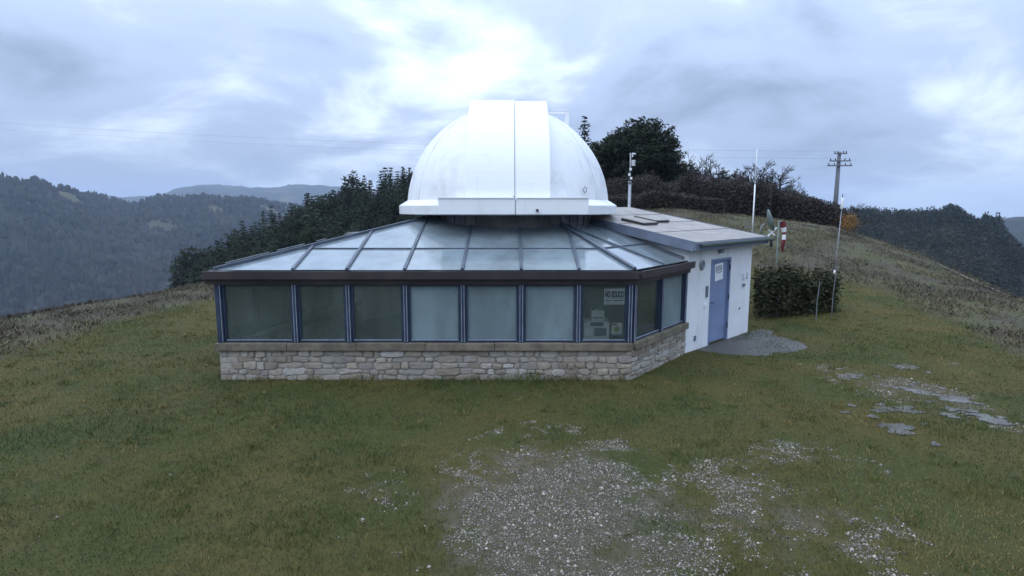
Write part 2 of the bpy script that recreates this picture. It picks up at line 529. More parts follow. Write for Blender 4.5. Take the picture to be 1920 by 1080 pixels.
def ground_mat():
    t = NT('hilltop_ground')
    lawn = t.attr('lawn'); wood = t.attr('wood'); grav = t.attr('gravel')
    n1 = t.mapr(t.noise(0.55, 6, 0.6), 0.34, 0.66)
    n2 = t.mapr(t.noise(7, 5, 0.65, off=(5, 5, 0)), 0.3, 0.7)
    g = t.mix(n1, (0.052, 0.062, 0.017), (0.090, 0.072, 0.022))
    g = t.mix(t.math('MULTIPLY', n2, 0.5), g, (0.040, 0.040, 0.020))
    mud = t.mix(t.mapr(t.noise(5, 5, 0.6), 0.3, 0.7), (0.068, 0.059, 0.042), (0.115, 0.103, 0.080))
    gm = t.mapr(t.math('ADD', grav, t.math('MULTIPLY', t.math('SUBTRACT', t.noise(2.2, 7, 0.7), 0.5), 2.4)), 0.25, 0.85)
    g = t.mix(t.math('MULTIPLY', gm, 0.7), g, mud)
    n3 = t.mapr(t.noise(0.35, 7, 0.68, stretch=(1, 1, 2)), 0.36, 0.64)
    n4 = t.mapr(t.noise(1.5, 6, 0.65, off=(9, 4, 0)), 0.4, 0.68)
    h = t.mix(n3, (0.054, 0.042, 0.032), (0.070, 0.072, 0.032))
    h = t.mix(t.math('MULTIPLY', n4, 0.6), h, (0.095, 0.082, 0.056))
    c = t.mix(lawn, h, g)
    n5 = t.mapr(t.noise(0.012, 8, 0.7), 0.38, 0.62)
    n6 = t.attr('clearing')
    w = t.mix(n5, (0.012, 0.018, 0.015), (0.026, 0.028, 0.021))
    w = t.mix(t.math('MULTIPLY', n6, 0.9), w, (0.082, 0.078, 0.038))
    c = t.mix(wood, c, w)
    b = t.bump(t.noise(22, 5, 0.7), 0.8, 0.03)
    t.pbr(c, 0.9, b, 0, 0.15)
    return t.m
def build_ground():
    az = np.concatenate([np.arange(-180, -62, 3.0), np.arange(-62, 62, 0.3), np.arange(62, 180, 3.0)])
    rad = np.concatenate([[0.0], np.geomspace(1.0, 60, 130), np.geomspace(61.5, 7500, 190)])
    A, Q = np.meshgrid(np.radians(az), rad)
    X = Q * np.sin(A); Y = Q * np.cos(A)
    Z = ground(X, Y)
    n, k = len(rad), len(az)
    v = np.stack([X.ravel(), Y.ravel(), Z.ravel()], 1)
    i, j = np.meshgrid(np.arange(n - 1), np.arange(k), indexing='ij')
    j2 = (j + 1) % k
    f = np.stack([(i*k+j), (i*k+j2), ((i+1)*k+j2), ((i+1)*k+j)], -1).reshape(-1, 4)[:, ::-1]
    me = np_mesh('ground', v, f, ground_mat(), True)
    # np_mesh may merge nothing; attributes by vertex
    nv = len(me.vertices)
    co = np.empty(nv * 3, np.float32); me.vertices.foreach_get('co', co); co = co.reshape(-1, 3)
    attr(me, 'lawn', lawn_mask(co[:,0], co[:,1]))
    attr(me, 'clearing', clearing(co[:,0], co[:,1]))
    attr(me, 'wood', ss(55, 95, np.hypot(co[:,0], co[:,1])))
    attr(me, 'gravel', gravel_mask(co[:,0], co[:,1]))
    return tag(link('ground', me), kind='structure')
build_ground()

# ------------------------------------------------------------------ observatory geometry
FY = 10.5                                                     # front facade plane
POSTS = [-5.47, -4.02, -3.03, -1.97, -0.91, 0.17, 1.23, 2.25]
Lc = Vector((-5.47, FY, 0)); Rc = Vector((2.25, FY, 0))
Nc = Vector((3.84, 12.48, 0)); Fc = Vector((6.13, 14.70, 0))  # door wall of the hut runs N -> F
LEFT_DIR = Vector((math.cos(R(79)), math.sin(R(79)), 0))
L2 = Lc + LEFT_DIR * 5.2
DC = Vector((-0.10, 14.8, 0))                                 # dome axis
Z_SILL0, Z_SILL1, Z_HEAD, Z_EAVE = 0.57, 0.71, 1.81, 2.06
SLOPE = 0.31
door_dir = (Fc - Nc).normalized()
back_dir = Vector((-door_dir.y, door_dir.x, 0))               # into the hut, away from the camera to the left
B1 = Vector((-2.6, 18.0, 0)); B2 = Nc + back_dir * 4.2

gh = thing('glasshouse', 'low glazed pavilion with blue frames, stone base and glass roof beneath the white dome', 'building', (0, FY, 0))

# --- stone plinth with single stones
def plinth(a, b, parent, seed, n_rows=6, z0=-0.12, z1=Z_SILL0, budget=220):
    rnd = random.Random(seed)
    d = (b - a).normalized(); out = Vector((d.y, -d.x, 0)); Ln = (b - a).length
    core = MB()
    t = 0.34
    p = [a - out * 0.012, b - out * 0.012, b - out * t, a - out * t]
    core.prism([(q.x, q.y, z1) for q in p], z1 - z0)
    wall = core.build('stone_plinth', M['mortar'], parent)
    z = z0
    rows = []
    while z < z1 - 0.03:
        h = rnd.uniform(0.070, 0.125)
        if z + h > z1 - 0.05:
            h = z1 - z
        rows.append((z, h)); z += h
    ph = [rnd.uniform(0, 6.28) for _ in range(60)]
    def wob(zv, s_):                                          # courses wander up and down along the wall
        if zv <= z0 + 1e-6 or zv >= z1 - 1e-6:
            return zv
        k = int(round(zv * 1000)) % 50
        return zv + 0.014 * math.sin(s_ * 2.3 + ph[k]) + 0.010 * math.sin(s_ * 5.9 + ph[k + 1]) + 0.006 * math.sin(s_ * 11.3 + ph[k + 2])
    count = 0
    for zi, h in rows:
        s = 0.0
        while s < Ln - 0.02:
            w = rnd.choice((rnd.uniform(0.13, 0.26), rnd.uniform(0.2, 0.5)))
            if rnd.random() < 0.16:
                w = rnd.uniform(0.09, 0.15)
            if s + w > Ln - 0.08:
                w = Ln - s
            g = rnd.uniform(0.003, 0.010)
            x0, x1 = s + g, s + w - g
            y0, y1 = zi + g * 0.8, zi + h - g * 0.8
            pro = rnd.uniform(-0.012, 0.022)
            # irregular eight-sided face with a chamfered rim
            jit = lambda v: v + rnd.uniform(-0.009, 0.009)
            cw, ch = (x1 - x0) * rnd.uniform(0.08, 0.22), (y1 - y0) * rnd.uniform(0.12, 0.3)
            outl = [(x0 + cw, y0), (x1 - cw, y0), (x1, y0 + ch), (x1, y1 - ch), (x1 - cw, y1), (x0 + cw, y1), (x0, y1 - ch), (x0, y0 + ch)]
            outl = [(jit(u), wob(zi, u) + jit((v - zi) / h * (wob(zi + h, u) - wob(zi, u)))) for u, v in outl]
            if zi + h >= z1 - 1e-6:
                outl = [(u, min(v, z1 - 0.003)) for u, v in outl]
            outl = [(min(max(u, 0.0), Ln), v) for u, v in outl]
            mu = sum(u for u, _ in outl) / 8; mv = sum(v for _, v in outl) / 8
            vs = []
            for sc_, dep in ((1.0, -0.06), (1.0, -0.008 + pro * 0.4), (0.88, 0.008 + pro * 0.8)):
                for u, v in outl:
                    q = a + d * (mu + (u - mu) * sc_) + out * (dep + (rnd.uniform(-0.006, 0.006) if dep > 0.01 else 0))
                    vs.append((q.x, q.y, mv + (v - mv) * sc_))
            cq = a + d * mu + out * (0.011 + pro)
            vs.append((cq.x, cq.y, mv))
            fs = [(k, (k+1) % 8, 8 + (k+1) % 8, 8 + k) for k in range(8)] + [(8 + k, 8 + (k+1) % 8, 16 + (k+1) % 8, 16 + k) for k in range(8)]
            fs += [(16 + k, 16 + (k+1) % 8, 24) for k in range(8)]
            MB().add(vs, fs).build('stone', M['stone'], wall)
            count += 1
            s += w
    return wall, count
w1, c1 = plinth(Lc, Rc, gh, 5)
w2, c2 = plinth(Rc, Nc, gh, 9)
pl_left = MB().prism([(q.x, q.y, Z_SILL0) for q in (Lc + Vector((0.0, 0.002, 0)), Lc + Vector((0.34, 0.002, 0)), L2 + Vector((0.34, 0, 0)), L2)], 0.7).build('stone_plinth', M['mortar'], gh)
def sill(a, b, parent):
    d = (b - a).normalized(); out = Vector((d.y, -d.x, 0))
    n = max(1, round((b - a).length / 1.3))
    for i in range(n):
        p = a + (b - a) * (i / n) + d * (0.004 if i else -0.05); q = a + (b - a) * ((i + 1) / n) - d * 0.004
        pts = [p + out * 0.07, q + out * 0.07, q - out * 0.36, p - out * 0.36]
        MB().prism([(v.x, v.y, Z_SILL1 - 0.004 * (i % 2)) for v in pts], Z_SILL1 - Z_SILL0 - 0.004 * (i % 2)).build('sill_slab', M['sill'], parent, bevel=0.008)
sill(Lc, Rc, gh); sill(Rc + (Nc - Rc).normalized() * 0.09, Nc, gh); sill(L2, Lc - (Lc - L2).normalized() * 0.42, gh)

# --- glazed walls
def glazed_wall(a, b, stops, glasses, parent, light=True):
    d = (b - a).normalized(); out = Vector((d.y, -d.x, 0))
    def P(u, o, z):
        q = a + d * u + out * o
        return (q.x, q.y, z)
    z0, z1 = Z_SILL1 + 0.002, Z_HEAD - 0.002
    for i, u in enumerate(stops):
        if light:
            mb = MB().bar(P(u, -0.06, z0), P(u, -0.06, z1), 0.095, 0.13, up=out)
            post = mb.build('mullion', M['frame'], parent)
            for o in (-0.024, 0.026):
                MB().bar(P(u + o, 0.009, z0 + 0.01), P(u + o, 0.009, z1 - 0.01), 0.011, 0.012, up=out).build('glazing_bead', M['frame_light'], post)
        else:
            MB().bar(P(u, -0.06, z0), P(u, -0.06, z1), 0.095, 0.13, up=out).build('mullion', M['frame'], parent)
    for i in range(len(stops) - 1):
        u0, u1 = stops[i] + 0.050, stops[i+1] - 0.050
        f = MB()
        fw = 0.038
        f.bar(P(u0 + fw/2, -0.065, z0), P(u0 + fw/2, -0.065, z1), fw, 0.07, up=out)
        f.bar(P(u1 - fw/2, -0.065, z0), P(u1 - fw/2, -0.065, z1), fw, 0.07, up=out)
        f.bar(P(u0 + fw, -0.066, z0 + fw/2), P(u1 - fw, -0.066, z0 + fw/2), 0.066, fw, up=(0,0,1))
        f.bar(P(u0 + fw, -0.066, z1 - fw/2), P(u1 - fw, -0.066, z1 - fw/2), 0.066, fw, up=(0,0,1))
        win = f.build('window_frame', M['frame'], parent)
        MB().bar(P(u0 + fw, -0.024, z0 + fw + 0.008), P(u1 - fw, -0.024, z0 + fw + 0.008), 0.022, 0.014).build('lower_bead', M['frame_light'], win)
        g = MB().prism([P(u0 + fw - 0.01, -0.07, z0 + fw - 0.01), P(u1 - fw + 0.01, -0.07, z0 + fw - 0.01), P(u1 - fw + 0.01, -0.07, z1 - fw + 0.01), P(u0 + fw - 0.01, -0.07, z1 - fw + 0.01)], 0.006)
        g.build('pane', M[glasses[i]], win)
    # head beam behind the gutter
    p = [P(-0.02, 0.02, Z_HEAD), P((b-a).length, 0.02, Z_HEAD), P((b-a).length, -0.14, Z_HEAD), P(-0.02, -0.14, Z_HEAD)]
    return P
st = [p - Lc.x for p in POSTS]
st[0] += 0.06; st[-1] -= 0.06
Pf = glazed_wall(Lc, Rc, st, ['glass_clear', 'glass_clear', 'glass_clear', 'glass_misted', 'glass_misted', 'glass_misted', 'glass_sign'], gh)
ob_len = (Nc - Rc).length
Po = glazed_wall(Rc, Nc, [0.07, ob_len * 0.5, ob_len - 0.07], ['glass_clear', 'glass_misted'], gh)
lw = 5.2
Pl = glazed_wall(L2, Lc, [0.06, lw*0.2, lw*0.4, lw*0.6, lw*0.8, lw - 0.14], ['glass_clear'] * 5, gh, False)
# blue corner post on the left
MB().bar((Lc.x + 0.035, FY + 0.012, Z_SILL1), (Lc.x + 0.035, FY + 0.012, Z_HEAD), 0.07, 0.07, up=(0, 1, 0)).build('corner_post', M['frame'], gh)

# --- gutter beams along the eaves
def gutter(a, b, ea, eb, parent):
    d = (b - a).normalized(); out = Vector((d.y, -d.x, 0))
    a2 = a - d * ea; b2 = b + d * eb
    c0 = MB()
    def sec(p):
        return [p + out * 0.16 + Vector((0,0,Z_EAVE - 0.0)), p + out * 0.15 + Vector((0,0,Z_EAVE - 0.14)), p + out * 0.06 + Vector((0,0,Z_EAVE - 0.155)),
                p + out * 0.05 + Vector((0,0,Z_HEAD)), p - out * 0.14 + Vector((0,0,Z_HEAD)), p - out * 0.14 + Vector((0,0,Z_EAVE - 0.04)), p + out * 0.09 + Vector((0,0,Z_EAVE - 0.03)), p + out * 0.12 + Vector((0,0,Z_EAVE))]
    A, B = sec(a2), sec(b2)
    k = len(A)
    c0.add(A + B, [tuple(range(k))[::-1], tuple(range(k, 2*k))] + [(i, (i+1) % k, k + (i+1) % k, k + i) for i in range(k)])
    return c0.build('gutter', M['gutter'], parent)
gutter(Lc, Rc, 0.15, 0.055, gh)
gutter(Rc, Nc, -0.03, -0.002, gh)
gutter(L2, Lc, 0.0, -0.02, gh)

# --- glass roof planes: ribs, purlin, single panes
def clip(poly, p, n):
    """keep the part of a 2-D polygon where (q-p).n >= 0"""
    out = []
    for i in range(len(poly)):
        a, b = poly[i], poly[(i+1) % len(poly)]
        da = (a[0]-p[0])*n[0] + (a[1]-p[1])*n[1]; db = (b[0]-p[0])*n[0] + (b[1]-p[1])*n[1]
        if da >= 0:
            out.append(a)
        if (da > 0 and db < 0) or (da < 0 and db > 0):
            t = da / (da - db)
            out.append((a[0] + (b[0]-a[0])*t, a[1] + (b[1]-a[1])*t))
    return out
def poly_area(p):
    return abs(sum(p[i][0]*p[(i+1)%len(p)][1] - p[(i+1)%len(p)][0]*p[i][1] for i in range(len(p)))) / 2
def roof_plane(a, b, us, depth_rows, cuts, parent, zoff=0.0):
    """a->b eave seen with the outside on the right hand; u along, w inward; cuts = half planes in (u, w)"""
    d = (b - a).normalized(); inn = Vector((-d.y, d.x, 0))
    def P(u, w, h=0.0):
        q = a + d * u + inn * w
        return (q.x, q.y, Z_EAVE + 0.012 + zoff + SLOPE * w + h)
    for i in range(len(us) - 1):
        for j in range(len(depth_rows) - 1):
            poly = [(us[i] + 0.012, depth_rows[j] + 0.006), (us[i+1] - 0.012, depth_rows[j] + 0.006), (us[i+1] - 0.012, depth_rows[j+1] - 0.006), (us[i] + 0.012, depth_rows[j+1] - 0.006)]
            for p, n in cuts:
                poly = clip(poly, p, n)
                if len(poly) < 3:
                    break
            if len(poly) >= 3 and poly_area(poly) > 0.01:
                MB().prism([P(u, w, 0.004 * ((i + j) % 2)) for u, w in poly], 0.008).build('roof_pane', M['glass_roof'], parent)
    def seg(u0, w0, u1, w1):
        t0, t1 = 0.0, 1.0
        for p, n in cuts:
            da = (u0-p[0])*n[0] + (w0-p[1])*n[1]; db = (u1-p[0])*n[0] + (w1-p[1])*n[1]
            if da < 0 and db < 0:
                return None
            if da < 0:
                t0 = max(t0, da / (da - db))
            elif db < 0:
                t1 = min(t1, da / (da - db))
        if t1 - t0 < 1e-3:
            return None
        return (u0 + (u1-u0)*t0, w0 + (w1-w0)*t0, u0 + (u1-u0)*t1, w0 + (w1-w0)*t1)
    for u in us[1:-1]:
        s = seg(u, 0.0, u, depth_rows[-1])
        if s:
            MB().bar(P(s[0], s[1], 0.012), P(s[2], s[3], 0.012), 0.055, 0.05).build('rib', M['rib'], parent)
    for w in depth_rows[1:-1]:
        s = seg(us[0], w, us[-1], w)
        if s:
            MB().bar(P(s[0], s[1], 0.004), P(s[2], s[3], 0.004), 0.042, 0.04).build('purlin', M['rib'], parent)
    return P
wF = (Rc - Lc).length
hl_ang = R(39.5)
d_o = (Nc - Rc).normalized()
inn_o = Vector((-d_o.y, d_o.x, 0))
hr = (Vector((0,1,0)) + inn_o).normalized()                   # right hip in plan
hl = Vector((math.cos(hl_ang), math.sin(hl_ang), 0))          # left hip in plan
front_cuts = [((0, 0), (math.sin(hl_ang), -math.cos(hl_ang))), ((wF, 0), (-hr.y, hr.x))]
usF = [p - Lc.x for p in POSTS]; usF[0] = -0.0; usF[-1] = wF
rowsF = [0.0, 1.02, 3.0]
front_cuts = [((0, 0), (math.sin(hl_ang), -math.cos(hl_ang))), ((wF, 0), (-hr.y, hr.x))]
PF = roof_plane(Lc, Rc, usF, rowsF, front_cuts, gh)
# right oblique plane: cut by the hip and the hut wall
def in_uw(a, d, vec):
    inn = Vector((-d.y, d.x, 0))
    return (vec.dot(d), vec.dot(inn))
hu = in_uw(Rc, d_o, hr)
bu = in_uw(Rc, d_o, back_dir)
obl_cuts = [((0, 0), (hu[1], -hu[0])), ((ob_len - 0.015, 0), (-bu[1], bu[0]))]
PO = roof_plane(Rc, Nc, [-1.5, 0.0, ob_len * 0.5, ob_len, ob_len + 1.2], rowsF, obl_cuts, gh)
# left plane
d_l = (Lc - L2).normalized()
hlv = in_uw(Lc, d_l, hl)
nl = (lw, 0)
left_cuts = [(nl, (-hlv[1], hlv[0]))]
PL = roof_plane(L2, Lc, [0.0, lw*0.2, lw*0.4, lw*0.6, lw*0.8, lw], [0.0, 1.02, 2.2], left_cuts, gh)
# hips
def hip(a, v, length, w_per, name='hip_rib'):
    z = lambda t: Z_EAVE + 0.035 + SLOPE * (w_per * t)
    p0 = a; p1 = a + v * length
    return MB().bar((p0.x, p0.y, z(0)), (p1.x, p1.y, z(length)), 0.075, 0.06).build(name, M['rib'], gh)
hip(Lc, hl, 4.7, math.sin(hl_ang)); hip(Rc, hr, 2.65, hr.y)
# bright worn cap strips on the left hip and along the left verge
for k, (t0, t1) in enumerate(((0.25, 1.05), (1.2, 1.75), (2.0, 2.2), (2.6, 2.75))):
    off = Vector((-0.09, 0.09, 0))
    p0, p1 = Lc + hl * t0 + off, Lc + hl * t1 + off
    z = lambda t: Z_EAVE + 0.075 + SLOPE * math.sin(hl_ang) * t
    MB().bar((p0.x, p0.y, z(t0)), (p1.x, p1.y, z(t1)), 0.03, 0.014).build('cap_strip', M['galv'], gh)
# flat roof and wall behind the dome
MB().prism([(q[0], q[1], 2.55) for q in ((L2.x + 0.02, L2.y), (1.5, 15.6), (B2.x, B2.y), (B1.x, B1.y))], 0.15).build('rear_roof', M['roofing'], gh)
mb = MB()
for p, q in ((L2, B1), (B1, B2)):
    mb.bar((p.x, p.y, 1.1), (q.x, q.y, 1.1), 0.25, 2.58)
mb.build('rear_wall', M['wall'], gh)
# inside: floor slab and round tower wall carrying the dome
MB().prism([(q.x, q.y, 0.12) for q in (Lc + Vector((0.36, 0.36, 0)), Rc + Vector((-0.1, 0.36, 0)), Nc + Vector((-0.3, 0.1, 0)), B2, B1, L2 + Vector((0.36, 0, 0)))], 0.3).build('floor_slab', M['interior_floor'], gh)
MB().lathe([(2.02, -0.1), (2.02, 2.95)], (DC.x, DC.y), 64).build('tower_wall', M['tower'], gh, True)

# ------------------------------------------------------------------ dome
ZR = 3.05
dome = thing('observatory_dome', 'white hemispherical observatory dome with closed vertical shutter and skirt ring', 'dome', (DC.x, DC.y, ZR))
DR, DZ = 2.52, 3.17
prof_d = [(DR, 3.30)]
prof_d += [(DR * math.cos(t), DZ + DR * math.sin(t)) for t in np.linspace(0.06, math.pi/2 - 0.002, 34)]
MB().lathe(prof_d, (DC.x, DC.y), 96).build('dome_shell', M['dome'], dome, True)
MB().lathe([(2.10, ZR + 0.02), (2.70, ZR), (2.72, ZR + 0.012), (2.72, ZR + 0.20), (2.71, ZR + 0.215), (2.52, ZR + 0.33), (2.50, ZR + 0.33)], (DC.x, DC.y), 96).build('skirt_ring', M['dome'], dome)
# meridian panel joints
for k in range(10):
    a = R(-90 + 36 * k + 18)
    pts = [(DC.x + (DR + 0.004) * math.cos(t) * math.cos(a), DC.y + (DR + 0.004) * math.cos(t) * math.sin(a), DZ + (DR + 0.004) * math.sin(t)) for t in np.linspace(0.08, 1.35, 16)]
    if k in (9, 0):
        continue
    MB().tube(pts, 0.010, 5).build('panel_joint', M['dome'], dome, True)
# neck of dark sheet between roof and ring, in curved sheets with standing seams
neck = MB().lathe([(2.12, 2.0), (2.12, ZR + 0.015)], (DC.x, DC.y), 96).build('neck', M['neck'], dome, True)
for k in range(22):
    a = R(-170 + 160 / 21 * k)
    x, y = DC.x + 2.125 * math.cos(a), DC.y + 2.125 * math.sin(a)
    MB().bar((x, y, 2.45), (x, y, ZR), 0.02, 0.03, up=(math.cos(a), math.sin(a), 0)).build('standing_seam', M['neck'], neck)
MB().lathe([(2.125, 2.60), (2.20, 2.60), (2.20, 2.625), (2.125, 2.66)], (DC.x, DC.y), 96, R(-150), R(-30)).build('drip_flashing', M['rib'], neck)
def shutter_leaf(x0, x1, r_out, name):
    mb = MB()
    t_list = list(np.linspace(R(4), R(112), 40))
    vs = []
    for t in t_list:
        for x, r in ((x0, r_out - 0.33), (x0, r_out), (x1, r_out), (x1, r_out - 0.33)):
            vs.append((DC.x + x, DC.y - r * math.cos(t), DZ + r * math.sin(t)))
    n = len(t_list)
    fs = []
    for i in range(n - 1):
        for j in range(4):
            fs.append((i*4+j, i*4+(j+1)%4, (i+1)*4+(j+1)%4, (i+1)*4+j))
    fs.append((0,1,2,3)); fs.append(((n-1)*4+3, (n-1)*4+2, (n-1)*4+1, (n-1)*4))
    me = mb.add(vs, fs).mesh(name, M['leaf'])
    o = link(name, me, dome)
    return o
shutter_leaf(-0.87, 0.135, DR + 0.115, 'shutter_leaf')
shutter_leaf(0.164, 0.90, DR + 0.10, 'shutter_leaf')
# overlapping cover strip on the meeting edge
mb = MB(); vs = []
ts = list(np.linspace(R(6), R(100), 30))
for t in ts:
    for x, r in ((0.115, DR + 0.10), (0.115, DR + 0.128), (0.152, DR + 0.128), (0.152, DR + 0.10)):
        vs.append((DC.x + x, DC.y - r * math.cos(t), DZ + r * math.sin(t)))
fs = []
for i in range(len(ts) - 1):
    for j in range(4):
        fs.append((i*4+j, i*4+(j+1)%4, (i+1)*4+(j+1)%4, (i+1)*4+j))
mb.add(vs, fs).build('cover_strip', M['leaf'], dome)
for x in (-0.885, 0.915):
    pts = [(DC.x + x, DC.y - (DR + 0.02) * math.cos(t), DZ + (DR + 0.02) * math.sin(t)) for t in np.linspace(R(6), R(88), 24)]
# apron box below the shutter
ap = MB()
def apron(x0, x1, y, name, z0=ZR + 0.012, z1=ZR + 0.345):
    m_ = MB().box(x0, x1, y, y + 0.52, z0, z1)
    o = m_.build(name, M['leaf'], dome, bevel=0.012)
    MB().box(x0 - 0.004, x1 + 0.004, y - 0.018, y + 0.02, z1 + 0.001, z1 + 0.018).build('drip_edge', M['leaf'], dome)
    return o
apron(-1.52, 0.066, DC.y - 2.83, 'apron_panel')
apron(0.078, 1.58, DC.y - 2.82, 'apron_panel')
# cross rails at the top on which the leaves slide
for sx, xa, xb in ((1, 0.905, 1.50),):
    for yy, zz_ in ((-0.25, 5.60), (0.35, 5.62)):
        MB().box(DC.x + xa, DC.x + xb, DC.y + yy, DC.y + yy + 0.05, zz_ - 0.045, zz_).build('cross_rail', M['leaf'], dome)
        MB().box(DC.x + (xb - 0.05 if sx > 0 else xa), DC.x + (xb if sx > 0 else xa + 0.05), DC.y + yy + 0.008, DC.y + yy + 0.042, zz_ - 0.4, zz_ - 0.047).build('rail_post', M['leaf'], dome)
# handle hook and bolt on the shell / apron
a = R(-90 + 43)
hx, hy = DC.x + DR * math.cos(a), DC.y + DR * math.sin(a)
MB().tube([(hx + 0.05*math.cos(q)*math.cos(a + 1.57), hy - 0.02 + 0.05*math.cos(q)*math.sin(a + 1.57), 3.60 + 0.06*math.sin(q)) for q in np.linspace(0, 6.2, 14)], 0.010, 6).build('lifting_ring', M['galv'], dome, True)
MB().tube([(DC.x + 0.62, DC.y - 2.83, ZR + 0.10), (DC.x + 0.62, DC.y - 2.88, ZR + 0.10)], 0.030, 10).build('lock_knob', M['dark_plastic'], dome)

# ------------------------------------------------------------------ hut
hut = thing('equipment_hut', 'white rendered hut with tan sloping roof and blue door right of the glasshouse', 'building', (Nc.x, Nc.y, 0))
HS = math.tan(R(10))
W_hut = (Fc - Nc).length
D_hut = 4.0
def HP(u, w, z):
    q = Nc + door_dir * u + back_dir * w
    return (q.x, q.y, z)
Z0 = 2.43
DU0, DU1, DZT = 1.03, 2.03, 2.03
wall = MB()
th = 0.22
ztop = lambda w: Z0 - 0.14 + HS * (w + 0.22)
# door wall in three pieces round the opening
def wall_piece(u0, u1, z0, z1):
    wall.add([HP(u0,0,z0),HP(u1,0,z0),HP(u1,th,z0),HP(u0,th,z0),HP(u0,0,z1),HP(u1,0,z1),HP(u1,th,z1),HP(u0,th,z1)],
             [(0,3,2,1),(4,5,6,7),(0,1,5,4),(1,2,6,5),(2,3,7,6),(3,0,4,7)])
wall_piece(0, DU0, -0.15, Z0 - 0.06)
wall_piece(DU1, W_hut, -0.15, Z0 - 0.06)
wall_piece(DU0, DU1, DZT, Z0 - 0.06)
for u0, u1 in ((0, th), (W_hut - th, W_hut)):
    w0 = th
    wall.add([HP(u0,w0,-0.15),HP(u1,w0,-0.15),HP(u1,D_hut,-0.15),HP(u0,D_hut,-0.15),
              HP(u0,w0,ztop(w0)),HP(u1,w0,ztop(w0)),HP(u1,D_hut,ztop(D_hut)),HP(u0,D_hut,ztop(D_hut))],
             [(0,3,2,1),(4,5,6,7),(0,1,5,4),(1,2,6,5),(2,3,7,6),(3,0,4,7)])
wall.add([HP(th,D_hut-th,-0.15),HP(W_hut-th,D_hut-th,-0.15),HP(W_hut-th,D_hut,-0.15),HP(th,D_hut,-0.15),
          HP(th,D_hut-th,ztop(D_hut-th)),HP(W_hut-th,D_hut-th,ztop(D_hut-th)),HP(W_hut-th,D_hut,ztop(D_hut)),HP(th,D_hut,ztop(D_hut))],
         [(0,3,2,1),(4,5,6,7),(0,1,5,4),(1,2,6,5),(2,3,7,6),(3,0,4,7)])
wall.build('wall', M['wall'], hut)
# roof slab, sloping up away from the door
ru0, ru1, rw0, rw1 = -0.20, W_hut + 0.28, -0.24, 3.95
zr = lambda w: Z0 + 0.055 + HS * (w + 0.24)
roof = MB().prism([HP(ru0,rw0,zr(rw0)), HP(ru1,rw0,zr(rw0)), HP(ru1,rw1,zr(rw1)), HP(ru0,rw1,zr(rw1))], 0.10).build('roof', M['roofing'], hut)
# lap joints of the roofing felt
for w in (0.75, 1.75, 2.75):
    MB().bar(HP(ru0 + 0.03, w, zr(w) + 0.004), HP(ru1 - 0.03, w + 0.02, zr(w + 0.02) + 0.004), 0.05, 0.012).build('felt_lap', M['roofing'], roof)
# verge fascia on the left side and the right side
MB().bar(HP(ru0 - 0.018, rw0, zr(rw0) - 0.095), HP(ru0 - 0.018, rw1, zr(rw1) - 0.095), 0.03, 0.21).build('verge_board', M['fascia'], hut)
MB().bar(HP(ru1 + 0.018, rw0, zr(rw0) - 0.055), HP(ru1 + 0.018, rw1, zr(rw1) - 0.055), 0.03, 0.13).build('verge_board', M['fascia'], hut)
MB().bar(HP(ru0 - 0.034, rw0 - 0.018, zr(rw0) - 0.10), HP(ru1 + 0.034, rw0 - 0.018, zr(rw0) - 0.10), 0.03, 0.16).build('eave_board', M['fascia'], hut)
gq = []
for u in (ru0 + 0.12, ru1 + 0.12):
    for k in range(9):
        t = math.pi + math.pi * k / 8
        gq.append(HP(u, rw0 - 0.10 + 0.065 * math.cos(t), zr(rw0) - 0.045 + 0.065 * math.sin(t)))
MB().add(gq, [(k, k+1, 10+k, 9+k) for k in range(8)] + [tuple(range(9)), tuple(range(9, 18))]).build('rain_gutter', M['olive'], hut, True)
MB().tube([HP(ru1 + 0.05, rw0 - 0.10, zr(rw0) - 0.10), HP(ru1 + 0.05, rw0 - 0.10, zr(rw0) - 0.26)], 0.035, 10).build('downpipe_stub', M['gutter'], hut, True)
# two flat hatches on the roof
def roof_hatch(u, w, su, sw):
    q = [HP(u-su/2, w-sw/2, zr(w-sw/2)+0.075), HP(u+su/2, w-sw/2, zr(w-sw/2)+0.075), HP(u+su/2, w+sw/2, zr(w+sw/2)+0.075), HP(u-su/2, w+sw/2, zr(w+sw/2)+0.075)]
    h_ = MB().prism(q, 0.072).build('roof_slab_cover', M['roofing'], hut)
    q2 = [HP(u-su/2-0.015, w-sw/2-0.015, zr(w-sw/2)+0.055), HP(u+su/2+0.015, w-sw/2-0.015, zr(w-sw/2)+0.055), HP(u+su/2+0.015, w+sw/2+0.015, zr(w+sw/2)+0.055), HP(u-su/2-0.015, w+sw/2+0.015, zr(w+sw/2)+0.055)]
    MB().prism(q2, 0.035).build('cover_edge', M['dark_plastic'], h_)
roof_hatch(0.72, 1.75, 0.62, 0.62)
roof_hatch(1.62, 1.98, 0.62, 0.62)
